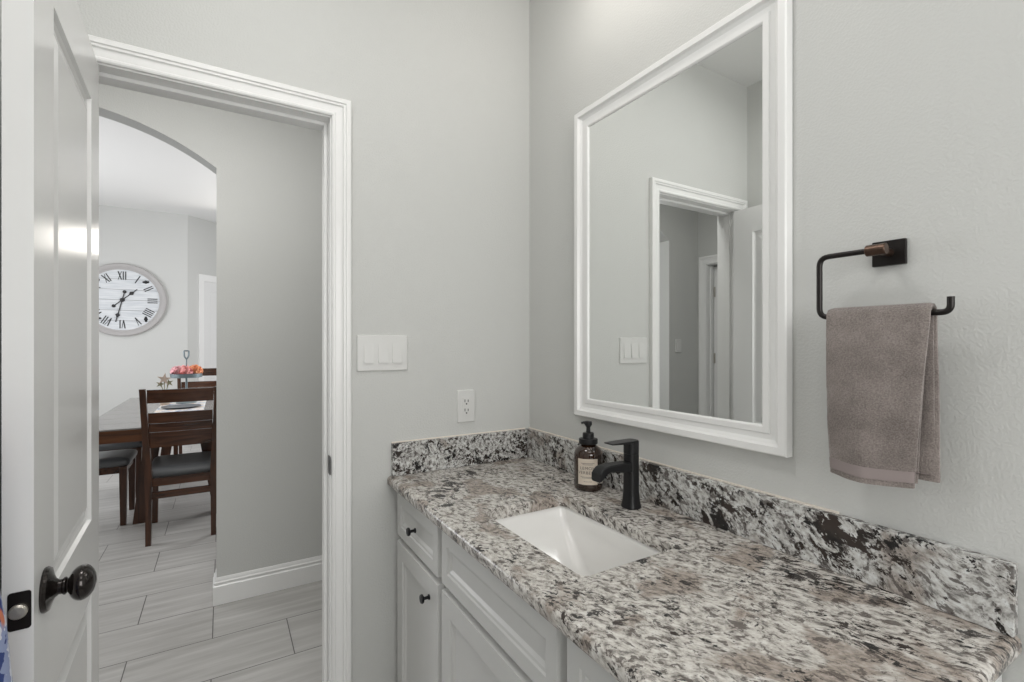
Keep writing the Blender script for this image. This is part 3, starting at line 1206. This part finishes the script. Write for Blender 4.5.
# ------------------------------------------------------------------ switches and outlet
def rocker_plate(name, label, cat, x0, x1, z0, z1, n, y=0.0, rots=None, face=-1):
    w, h = x1 - x0, z1 - z0
    t = thing(name, label, cat, ((x0 + x1) / 2, y, (z0 + z1) / 2))
    bm = bmesh.new()
    r0 = rrect(-w / 2, w / 2, -h / 2, h / 2, .004)
    r1 = rrect(-w / 2 + .003, w / 2 - .003, -h / 2 + .003, h / 2 - .003, .003)
    loft(bm, [[(a, face * d, c) for a, c in r] for r, d in ((r0, .0004), (r0, .0035), (r1, .0062))])
    pitch = .046
    obj('plate', bm, 'white_plastic', t)
    for i in range(n):
        cx = (i - (n - 1) / 2) * pitch
        bm = bmesh.new()
        tilt = (rots or [1] * n)[i]
        hw, hh = .0158, .0325
        zt, zb = (.0068, .0105) if tilt > 0 else (.0105, .0068)
        a = [(cx - hw, face * .0055, hh), (cx + hw, face * .0055, hh), (cx + hw, face * .0055, -hh), (cx - hw, face * .0055, -hh)]
        b = [(cx - hw, face * zt, hh), (cx + hw, face * zt, hh), (cx + hw, face * zb, -hh), (cx - hw, face * zb, -hh)]
        loft(bm, [a, b])
        obj('rocker', bm, 'white_plastic', t)
        for sz in (-.0485, .0485):
            bm = bmesh.new()
            lathe(bm, [(.0005, 0), (.0030, 0), (.0030, .0008), (.0005, .0010)], axis=(0, face, 0), origin=(cx, face * .0060, sz), n=12)
            obj('screw', bm, 'white_plastic', t)
    return t


rocker_plate('light_switch', 'white triple rocker light switch on the wall beside the doorway', 'light switch', -.6625, -.4945, 1.254, 1.372, 3)
rocker_plate('light_switch', 'white single light switch on the dim hall wall, seen in the mirror', 'light switch', -2.507, -2.432, 1.262, 1.382, 1, AY0)

ot = thing('wall_outlet', 'white double socket wall outlet above the short side splash', 'outlet', (-.276, 0, 1.118))
bm = bmesh.new()
r0 = rrect(-.035, .035, -.0585, .0585, .004)
r1 = rrect(-.032, .032, -.0555, .0555, .003)
loft(bm, [[(a, -d, c) for a, c in r] for r, d in ((r0, .0004), (r0, .0035), (r1, .0062))])
obj('plate', bm, 'white_plastic', ot)
bm = bmesh.new()
r0 = rrect(-.0165, .0165, -.0335, .0335, .002)
loft(bm, [[(a, -d, c) for a, c in r0] for d in (.0055, .0078)])
rc = obj('receptacle', bm, 'white_plastic', ot)
for cz in (.0165, -.0165):
    bm = bmesh.new()
    box(bm, -.0078, -.0048, -.0082, -.0076, cz - .002, cz + .008)
    box(bm, .0048, .0078, -.0082, -.0076, cz - .002, cz + .007)
    lathe(bm, [(.0005, 0), (.0030, 0), (.0030, .0005), (.0005, .0005)], axis=(0, -1, 0), origin=(0, -.0077, cz - .008), n=12)
    o = obj('socket_slot', bm, 'slot', rc)
    o['label'] = 'dark socket slots'

# ------------------------------------------------------------------ towel ring and hand towel
PY, PZ = -1.1895, 1.507
RX = -.060
tr = thing('towel_ring', 'dark bronze open square towel ring with a square plate, right of the mirror', 'towel ring', (0, PY, PZ))
TO = -Vector(tr.location)
bm = bmesh.new()
box(bm, -.0095, -.0006, PY - .0255, PY + .0255, PZ - .0225, PZ + .0225, .0015)
bm.transform(Matrix.Translation(TO))
obj('mounting_plate', bm, 'bronze_matte', tr)
bm = bmesh.new()
lathe(bm, [(.0072, .0090), (.0072, .062), (.0005, .062)], axis=(-1, 0, 0), origin=(0, PY - .002, PZ), n=24)
lathe(bm, [(.0052, 0), (.0090, .0), (.0098, .001), (.0098, .029), (.0090, .030), (.0005, .030)], axis=(0, 1, 0), origin=(RX, PY - .017, PZ), n=24)
bm.transform(Matrix.Translation(TO))
o = obj('post', bm, 'copper_edge', tr)
o['label'] = 'worn bronze post'
bm = bmesh.new()
BZ = 1.394
tube(bm, [(RX, PY, PZ), (RX, -1.099, PZ), (RX, -1.099, BZ), (RX, -1.291, BZ), (RX, -1.291, 1.418)], .0050, 12, .017, 6)
bm.transform(Matrix.Translation(TO))
obj('ring_bar', bm, 'bronze_matte', tr)

# towel: a folded cloth over the lower bar of the ring
tw = thing('hand_towel', 'folded taupe terry hand towel draped over the towel ring', 'towel', (RX, -1.19, 1.11))
WO = -Vector(tw.location)
nU, nV = 64, 26
ZT = BZ + .0125                   # top of the fold


def towel_grid(bm, front_len, back_len, off, y_l, y_r_top, y_r_bot, yb_l, yb_r, thick, hem=False, seed=0):
    """one folded layer; path runs from the front hem over the bar to the back hem"""
    rad = .0085 + off
    Lf, Lb = front_len, back_len
    arc = PI * rad
    tot = Lf + arc + Lb
    outer, inner = [], []
    for i in range(nU + 1):
        s = tot * i / nU
        if s < Lf:
            h = Lf - s
            x, z, nx, nz = -rad, BZ - h, -1, 0
            k = h / Lf
            yl, yr = y_l - .005 * k, y_r_top + (y_r_bot - y_r_top) * k ** 1.1
            bulge = .006 * math.sin(PI * min(1, k * 1.02))
        elif s < Lf + arc:
            a = (s - Lf) / rad
            x, z, nx, nz = -rad * math.cos(a), BZ + rad * math.sin(a), -math.cos(a), math.sin(a)
            yl, yr, bulge, k = y_l, y_r_top, 0, 0
        else:
            h = s - Lf - arc
            k = h / Lb
            x, z, nx, nz = rad, BZ - h, 1, 0
            yl, yr = y_l + (yb_l - y_l) * k, y_r_top + (yb_r - y_r_top) * min(1, k * 1.25)
            bulge = -.006 * math.sin(PI * min(1, k))
        ro, ri = [], []
        for j in range(nV + 1):
            w = j / nV
            y = yl + (yr - yl) * w
            wav = .0030 * mnoise.noise(Vector((y * 26 + seed, z * 9, seed))) * min(1, k * 2.5) + .0012 * mnoise.noise(Vector((y * 80, z * 80, seed)))
            edge = min(w, 1 - w)
            th = thick * (1 - .45 * max(0, 1 - edge / .05) ** 2)
            fold = 0
            if s < Lf:
                fold = .008 * k * math.sin((w - .1) * 5.2)
            dx = (bulge if nx < 0 else -bulge) * (-1) * 1.0
            bx = RX + x + wav * nx - (bulge + fold if s < Lf else 0)
            sag = -.004 * math.sin(w * PI) * k if s < Lf else 0
            ro.append((bx + nx * th / 2, y, z + nz * th / 2 + sag))
            ri.append((bx - nx * th / 2, y, z - nz * th / 2 + sag))
        outer.append(ro)
        inner.append(ri)
    vo = [[bm.verts.new(p) for p in r] for r in outer]
    vi = [[bm.verts.new(p) for p in r] for r in inner]
    for i in range(nU):
        for j in range(nV):
            bm.faces.new((vo[i][j], vo[i][j + 1], vo[i + 1][j + 1], vo[i + 1][j]))
            bm.faces.new((vi[i][j], vi[i + 1][j], vi[i + 1][j + 1], vi[i][j + 1]))
        bm.faces.new((vo[i][0], vo[i + 1][0], vi[i + 1][0], vi[i][0]))
        bm.faces.new((vo[i][nV], vi[i][nV], vi[i + 1][nV], vo[i + 1][nV]))
    for j in range(nV):
        bm.faces.new((vo[0][j], vi[0][j], vi[0][j + 1], vo[0][j + 1]))
        bm.faces.new((vo[nU][j], vo[nU][j + 1], vi[nU][j + 1], vi[nU][j]))
    return outer


bm = bmesh.new()
po = towel_grid(bm, .286, .272, .004, -1.118, -1.270, -1.246, -1.125, -1.274, .009, seed=3)
towel_grid(bm, .278, .262, -.0010, -1.121, -1.267, -1.249, -1.128, -1.269, .006, seed=9)
bm.transform(Matrix.Translation(WO))
obj('cloth', bm, 'towel', tw, angle=60)
# flat woven band just above the front hem
bm = bmesh.new()
rows = [i for i in range(nU + 1) if BZ - .286 + .0005 <= po[i][0][2] <= BZ - .286 + .030]
rows = rows[:4]
loft(bm, [[(p[0] - .0012, p[1], p[2]) for p in po[i]] + [(p[0] + .002, p[1], p[2]) for p in reversed(po[i])] for i in rows])
bm.transform(Matrix.Translation(WO))
o = obj('hem_band', bm, 'hem', tw, angle=60)
o['label'] = 'smooth woven hem band'

# ------------------------------------------------------------------ printed towel at the left edge, hanging from a hook on the left wall
hk = thing('wall_hook', 'black wall hook on the left wall holding a printed towel', 'hook', (-1.434, -.72, 1.30))
bm = bmesh.new()
lathe(bm, [(.0005, .0006), (.018, .0006), (.018, .005), (.0005, .006)], axis=(1, 0, 0), n=20)
obj('plate', bm, 'black', hk)
bm = bmesh.new()
tube(bm, [(.004, 0, 0), (.05, 0, -.004), (.065, 0, .03)], .006, 10, .02)
obj('hook_arm', bm, 'black', hk)
bm = bmesh.new()
rings = []
TZ = [(1.315, .030, .05), (1.305, .055, .075), (1.27, .110, .10), (1.22, .155, .11), (1.10, .162, .115), (1.05, .166, .12), (.99, .174, .122), (.91, .180, .125), (.75, .184, .13), (.60, .186, .14), (.42, .186, .15), (.41, .180, .145)]
for z, dx, wy in TZ:
    r = []
    n = 60
    for k in range(n):
        a = PI * 2 * k / n
        rr = 1 + .10 * math.sin(7 * a + z * 3) * min(1, (1.33 - z) * 5) + .04 * math.sin(13 * a)
        cx = -1.4335 + dx / 2 + .004
        x = cx + (dx / 2 - .006) * math.cos(a) * (rr if math.cos(a) < .8 else 1)
        x = max(x, -1.431)
        r.append((x, -.745 + wy * .5 * math.sin(a) * rr, z))
    rings.append(r)
loft(bm, rings)
pt = obj('printed_towel', bm, 'pattern', angle=60)
tag(pt, 'blue, white and orange printed towel hanging by the door edge at far left', 'towel')

# ------------------------------------------------------------------ dining room: clock
CKX, CKZ, CR = -2.109, 1.889, .455
ck = thing('wall_clock', 'large round whitewashed plank wall clock with black roman numerals', 'clock', (CKX, DY - .0008, CKZ))
bm = bmesh.new()
lathe(bm, [(CR - .075, 0), (CR - .006, 0), (CR, .008), (CR, .032), (CR - .010, .042), (CR - .035, .040), (CR - .052, .030), (CR - .060, .022), (CR - .075, .020), (CR - .075, 0)], axis=(0, -1, 0), n=72, cap=False)
obj('rim', bm, 'clock_rim', ck)
bm = bmesh.new()
lathe(bm, [(.0005, .001), (CR - .07, .001), (CR - .07, .014), (.0005, .014)], axis=(0, -1, 0), n=72)
obj('dial', bm, 'clock_face', ck)


def stroke(bm, p, q, w, y=-.0145, t=.0015):
    bar(bm, (p[0], y, p[1]), (q[0], y, q[1]), w, t, up=(0, 1, 0)) if False else None
    p, q = Vector(p), Vector(q)
    dv = (q - p).normalized()
    nv = Vector((-dv.y, dv.x)) * w / 2
    c = [p + nv, q + nv, q - nv, p - nv]
    loft(bm, [[(a.x, y, a.y) for a in c], [(a.x, y - t, a.y) for a in c]])


NUM = {1: 'I', 2: 'II', 3: 'III', 4: 'IIII', 5: 'V', 6: 'VI', 7: 'VII', 8: 'VIII', 9: 'IX', 10: 'X', 11: 'XI', 12: 'XII'}
WID = {'I': .024, 'V': .044, 'X': .044}
for h, s in NUM.items():
    bm = bmesh.new()
    a = math.radians(90 - 30 * h)
    rad = Vector((math.cos(a), math.sin(a)))
    tan = Vector((math.sin(a), -math.cos(a)))      # reading direction, tops outwards
    tot = sum(WID[c] for c in s)
    pos = -tot / 2
    rm, hh = .305, .052
    for ch in s:
        c0 = pos + WID[ch] / 2
        pos += WID[ch]

        def P(xx, zz):
            return rad * (rm + zz) + tan * xx
        if ch == 'I':
            stroke(bm, P(c0, -hh), P(c0, hh), .011)
        elif ch == 'V':
            stroke(bm, P(c0 - .016, hh), P(c0, -hh), .012)
            stroke(bm, P(c0 + .016, hh), P(c0, -hh), .006)
        else:
            stroke(bm, P(c0 - .017, hh), P(c0 + .017, -hh), .012)
            stroke(bm, P(c0 + .017, hh), P(c0 - .017, -hh), .006)
    obj('numeral', bm, 'clock_ink', ck)
for adeg in (45, -45, 135, 225):
    bm = bmesh.new()
    a = math.radians(adeg)
    rad = Vector((math.cos(a), math.sin(a)))
    tan = Vector((math.sin(a), -math.cos(a)))
    for rr, tt, sz in ((.335, 0, .021), (.352, .014, .014), (.318, -.016, .013)):
        c = rad * rr + tan * tt
        lathe(bm, [(.0005, 0), (sz, 0), (sz, .0015), (.0005, .0015)], axis=(0, -1, 0), origin=(c.x, -.0145, c.y), n=14)
    obj('corner_ornament', bm, 'clock_ink', ck)


def hand(name, adeg, L, tail, y, sp, sw):
    bm = bmesh.new()
    a = math.radians(90 - adeg)
    dv = Vector((math.cos(a), math.sin(a)))
    pv = Vector((-dv.y, dv.x))
    stroke(bm, -dv * tail, dv * L, .010, y)
    out = [dv * (sp - sw * 1.3), dv * sp + pv * sw, dv * (sp + sw * 1.6), dv * sp - pv * sw]
    loft(bm, [[(c.x, y, c.y) for c in out], [(c.x, y - .002, c.y) for c in out]])
    c = -dv * tail
    lathe(bm, [(.0005, 0), (.020, 0), (.020, .002), (.0005, .002)], axis=(0, -1, 0), origin=(c.x, y, c.y), n=16)
    obj(name, bm, 'clock_ink', ck)


hand('hour_hand', 47, .205, .115, -.018, .125, .026)
hand('minute_hand', 193, .285, .105, -.022, .195, .024)
bm = bmesh.new()
lathe(bm, [(.0005, 0), (.026, 0), (.024, .012), (.0005, .014)], axis=(0, -1, 0), origin=(0, -.014, 0), n=20)
obj('hub', bm, 'clock_ink', ck)

# ------------------------------------------------------------------ dining table
TX0, TX1, TY0, TY1, TZ_ = -1.877, -.745, 2.605, 4.93, .760
tb = thing('dining_table', 'long dark brown dining table with a planked top, behind the near chair', 'table', ((TX0 + TX1) / 2, (TY0 + TY1) / 2, 0))
TBO = -Vector(tb.location)
bm = bmesh.new()
npl = 8
for i in range(npl):
    a = TY0 + (TY1 - TY0) * i / npl
    c = TY0 + (TY1 - TY0) * (i + 1) / npl
    box(bm, TX0, TX1, a + (.0 if i == 0 else .0012), c - (0 if i == npl - 1 else .0012), TZ_ - .010, TZ_, .002)
bm.transform(Matrix.Translation(TBO))
obj('tabletop', bm, 'tabletop', tb)
bm = bmesh.new()
box(bm, TX0 + .001, TX1 - .001, TY0 + .001, TY0 + .045, TZ_ - .095, TZ_ - .0105, .002)
box(bm, TX0 + .001, TX1 - .001, TY1 - .045, TY1 - .001, TZ_ - .095, TZ_ - .0105, .002)
box(bm, TX0 + .001, TX0 + .045, TY0 + .045, TY1 - .045, TZ_ - .095, TZ_ - .0105, .002)
box(bm, TX1 - .045, TX1 - .001, TY0 + .045, TY1 - .045, TZ_ - .095, TZ_ - .0105, .002)
bm.transform(Matrix.Translation(TBO))
obj('apron', bm, 'apron_wood', tb)
for sx in (-1, 1):
    for sy, y in ((1, 2.955), (-1, TY0 + TY1 - 2.955)):
        bm = bmesh.new()
        tcx = (TX0 + TX1) / 2
        rings = []
        for z, xo, w, d in ((.0005, .256, .075, .060), (.35, .208, .090, .066), (.6645, .165, .104, .072)):
            x = tcx + sx * xo
            rings.append([(x - w / 2, y - d / 2, z), (x + w / 2, y - d / 2, z), (x + w / 2, y + d / 2, z), (x - w / 2, y + d / 2, z)])
        loft(bm, rings)
        bm.transform(Matrix.Translation(TBO))
        obj('leg', bm, 'wood_v', tb, angle=50)
for y in (2.955, TY0 + TY1 - 2.955):
    bm = bmesh.new()
    box(bm, TX0 + .046, TX1 - .046, y - .03, y + .03, .666, TZ_ - .0110, .002)
    bm.transform(Matrix.Translation(TBO))
    obj('cross_rail', bm, 'wood', tb)


# ------------------------------------------------------------------ dining chairs. local: +y is the front, origin on the floor below the seat centre
def make_chair(label):
    t = thing('dining_chair', label, 'chair', (0, 0, 0), 0, 'dining chairs around the table')
    W = .184
    yb, yf = -.235, .245
    for s in (-1, 1):
        bm = bmesh.new()
        # rear post, straight to the seat and leaning back above it
        path = [(s * W, yb - .010, .0005), (s * W, yb, .25), (s * W, yb, .46), (s * (W + .012), yb - .040, .75), (s * (W + .024), yb - .085, 1.046)]
        rings = []
        for (x, y, z), w in zip(path, (.030, .034, .040, .036, .032)):
            hw, hd = w / 2, w / 2 + .003
            rings.append([(x - hw, y - hd, z), (x + hw, y - hd, z), (x + hw, y + hd, z), (x - hw, y + hd, z)])
        loft(bm, rings)
        obj('rear_leg', bm, 'wood_v', t, angle=50)
        bm = bmesh.new()
        rings = []
        for z, w in ((.0005, .034), (.30, .044), (.4365, .046)):
            hw = w / 2
            rings.append([(s * (W + .012) - hw, yf - hw, z), (s * (W + .012) + hw, yf - hw, z), (s * (W + .012) + hw, yf + hw, z), (s * (W + .012) - hw, yf + hw, z)])
        loft(bm, rings)
        obj('front_leg', bm, 'wood_v', t, angle=50)

    def slat(z0, z1, name, th=.020, curve=.012):
        bm = bmesh.new()
        rings = []
        for k in range(9):
            WZ = W + .030 * max(0, (z0 + z1) / 2 - .46)
            xx = -WZ + .016 + (2 * WZ - .032) * k / 8
            q = 1 - (2 * k / 8 - 1) ** 2

            def yy(z):
                return yb - (max(0, z - .46) / .58) * .085 - curve * q
            rings.append([(xx, yy(z0) - th / 2, z0), (xx, yy(z0) + th / 2, z0), (xx, yy(z1) + th / 2, z1), (xx, yy(z1) - th / 2, z1)])
        loft(bm, rings)
        obj(name, bm, 'wood', t, angle=40)
    slat(.952, 1.040, 'top_rail', .026)
    slat(.816, .886, 'back_slat')
    slat(.757, .8135, 'back_slat', .016)
    slat(.652, .7545, 'back_slat')
    bm = bmesh.new()
    box(bm, -W + .015, W - .015, yb - .010, yb + .012, .385, .440, .002)
    box(bm, -W - .006, W + .006, yf - .008, yf + .014, .385, .440, .002)
    for s in (-1, 1):
        box(bm, s * (W + .004) - .010, s * (W + .004) + .010, yb + .012, yf - .008, .385, .440, .002)
    obj('seat_frame', bm, 'wood', t)
    bm = bmesh.new()
    rings = []
    for z, e in ((.437, .004), (.445, -.004), (.470, -.006), (.486, .004), (.494, .022), (.498, .06)):
        rings.append([(x, y, z) for x, y in rrect(-W - .018 + e, W + .018 - e, yb + .015 + e, yf + .032 - e, max(.012, .03 - e / 3), 5)])
    loft(bm, rings)
    obj('seat_cushion', bm, 'seat', t, angle=60)
    bm = bmesh.new()
    box(bm, -W + .012, W - .012, yb - .004, yb + .018, .300, .345, .002)
    obj('stretcher', bm, 'wood', t)
    return t


ch = make_chair('dark walnut ladder back chair at the near end of the table')
ch.location = (-1.270, 2.652, 0)
spec = [((-1.270, 5.02, 0), PI, 'dark walnut chair at the far end of the table behind the pink flowers'),
        ((-1.905, 3.150, 0), -PI / 2, 'dark walnut side chair on the left of the table, nearest the doorway'),
        ((-1.905, 3.885, 0), -PI / 2, 'dark walnut side chair on the left of the table, second from the doorway')]
for loc, rz, lb in spec:
    c = copy_tree(ch)
    c.location = loc
    c.rotation_euler = (0, 0, rz)
    c['label'] = lb

# ------------------------------------------------------------------ on the table
bm = bmesh.new()
nx, ny = 8, 40
top, bot = [], []
for j in range(ny + 1):
    y = 3.03 + 1.45 * j / ny
    top.append([(-1.528 + .355 * i / nx, y, TZ_ + .0022 + .0006 * mnoise.noise(Vector((i, y * 9, 2)))) for i in range(nx + 1)])
vt = [[bm.verts.new(p) for p in r] for r in top]
vb = [[bm.verts.new((p[0], p[1], TZ_ + .0006)) for p in r] for r in top]
for j in range(ny):
    for i in range(nx):
        bm.faces.new((vt[j][i], vt[j][i + 1], vt[j + 1][i + 1], vt[j + 1][i]))
        bm.faces.new((vb[j][i], vb[j + 1][i], vb[j + 1][i + 1], vb[j][i + 1]))
    bm.faces.new((vt[j][0], vt[j + 1][0], vb[j + 1][0], vb[j][0]))
    bm.faces.new((vt[j][nx], vb[j][nx], vb[j + 1][nx], vt[j + 1][nx]))
for i in range(nx):
    bm.faces.new((vt[0][i], vb[0][i], vb[0][i + 1], vt[0][i + 1]))
    bm.faces.new((vt[ny][i], vt[ny][i + 1], vb[ny][i + 1], vb[ny][i]))
rn = obj('table_runner', bm, 'runner')
tag(rn, 'pale printed cloth runner lying along the dining table', 'table runner')

bm = bmesh.new()
lathe(bm, [(.0005, 0), (.085, 0), (.10, .004), (.150, .012), (.152, .014), (.10, .008), (.085, .005), (.0005, .005)], n=48)
pl = obj('charger_plate', bm, 'pewter', loc=(-1.352, 3.70, TZ_ + .0034))
tag(pl, 'dark round plate lying on the table runner', 'plate')

TRX, TRY = -1.335, 4.10
TRZ = TZ_ + .0036
tray = thing('serving_tray', 'round galvanised pedestal tray with a loop handle, standing on the table runner', 'tray', (TRX, TRY, TZ_ + .0036))
bm = bmesh.new()
lathe(bm, [(.0005, 0), (.085, 0), (.085, .006), (.02, .012), (.009, .02), (.009, .2465), (.0005, .2465)], n=32)
obj('pedestal', bm, 'galv', tray)
bm = bmesh.new()
lathe(bm, [(.0005, .247), (.125, .247), (.130, .249), (.133, .285), (.136, .288), (.130, .288), (.126, .255), (.0005, .255)], n=48)
obj('dish', bm, 'galv', tray)
bm = bmesh.new()
tube(bm, [(0, 0, .254), (0, 0, .43)], .006, 10)
tube(bm, [(0, 0, .425), (-.017, 0, .452), (-.021, 0, .508), (.021, 0, .508), (.017, 0, .452), (0, 0, .425)], .0072, 10, .012)
obj('handle', bm, 'galv', tray)


def blossom(name, c, r, label, color):
    """full round flower head: many small cupped petals over a ball"""
    bm = bmesh.new()
    lathe(bm, [(.0005, -r * .72)] + [(r * .72 * math.sin(PI * k / 8), -r * .72 * math.cos(PI * k / 8)) for k in range(1, 8)] + [(.0005, r * .72)], n=14)
    npet = 74
    for k in range(npet):
        zz = 1 - 1.75 * (k + .5) / npet
        ph = k * 2.399963
        q = math.sqrt(max(0, 1 - zz * zz))
        n = Vector((q * math.cos(ph), q * math.sin(ph), zz))
        t = n.cross(Vector((0, 0, 1)) if abs(zz) < .95 else Vector((1, 0, 0))).normalized()
        w = n.cross(t)
        t = (t * math.cos(k) + w * math.sin(k)).normalized()
        w = n.cross(t)
        base = n * r * .70
        L_, W_ = r * random.uniform(.30, .40), r * random.uniform(.20, .27)
        rows = []
        for f, ww, lift in ((0, .5, 0), (.4, 1.0, .10), (.8, .9, .26), (1.0, .35, .36)):
            rows.append([base + t * (f - .4) * L_ + n * (lift * r * .8) + w * (ww * W_ * s_) + n * (abs(s_) * .05 * r) for s_ in (-1, 0, 1)])
        tv = [[bm.verts.new(p + n * .0008) for p in r_] for r_ in rows]
        bv = [[bm.verts.new(p - n * .0008) for p in r_] for r_ in rows]
        for i in range(3):
            for jj in range(2):
                bm.faces.new((tv[i][jj], tv[i][jj + 1], tv[i + 1][jj + 1], tv[i + 1][jj]))
                bm.faces.new((bv[i][jj], bv[i + 1][jj], bv[i + 1][jj + 1], bv[i][jj + 1]))
    o = obj(name, bm, 'petal', loc=c, angle=70)
    o.color = (*color, 1)
    return o


dz = .256
FL = [(-.068, -.030, .060, 'pale pink flower head at the left of the tray', (0.95, .58, .66)),
      (.002, -.074, .056, 'coral pink flower head in front of the tray handle', (0.98, .42, .42)),
      (.072, -.012, .064, 'bright orange flower head at the right of the tray', (1.0, .42, .10)),
      (-.012, .072, .062, 'pink flower head behind the tray handle', (0.98, .50, .52))]
for x, y, r, lb, c in FL:
    o = blossom('flower_head', (TRX + x, TRY + y, TRZ + dz + r * .80), r, lb, c)
    tag(o, lb, 'flower', 'flowers on the tray')

# dried star-shaped blooms in a small vase beside the tray
dv = thing('dried_flower_arrangement', 'small arrangement of dried star shaped blooms standing left of the flower tray', 'flower arrangement', (-1.500, 4.02, TZ_ + .0038))
bm = bmesh.new()
lathe(bm, [(.0005, 0), (.035, 0), (.038, .004), (.040, .05), (.030, .085), (.018, .10), (.020, .112), (.016, .112), (.014, .10), (.0005, .09)], n=24)
obj('vase', bm, 'star', dv)
for k, (bx, by, bz, r, tx, ty) in enumerate(((-.005, -.010, .243, .062, 8, 20), (.030, .012, .205, .042, -12, 35), (-.036, .012, .195, .040, 15, 28))):
    bm = bmesh.new()
    tube(bm, [(0, 0, .095), (bx * .5, by * .5, .15), (bx, by, bz)], .0035, 8)
    obj('stem', bm, 'leaf', dv)
    sf = bmesh.new()
    pts = []
    for q in range(10):
        a = PI / 2 + PI * q / 5
        rr = r if q % 2 == 0 else r * .36
        pts.append((rr * math.cos(a), rr * math.sin(a)))
    loft(sf, [[(x * .9, -.006, z * .9) for x, z in pts], [(x, 0, z) for x, z in pts], [(x * .9, .006, z * .9) for x, z in pts]])
    sf.transform(Matrix.Translation((bx, by - .004, bz)) @ Matrix.Rotation(math.radians(tx), 4, 'Y') @ Matrix.Rotation(math.radians(ty - 20), 4, 'Z'))
    obj('bloom', sf, 'star' if k == 0 else 'leaf', dv)

# ------------------------------------------------------------------ done
bpy.context.view_layer.update()
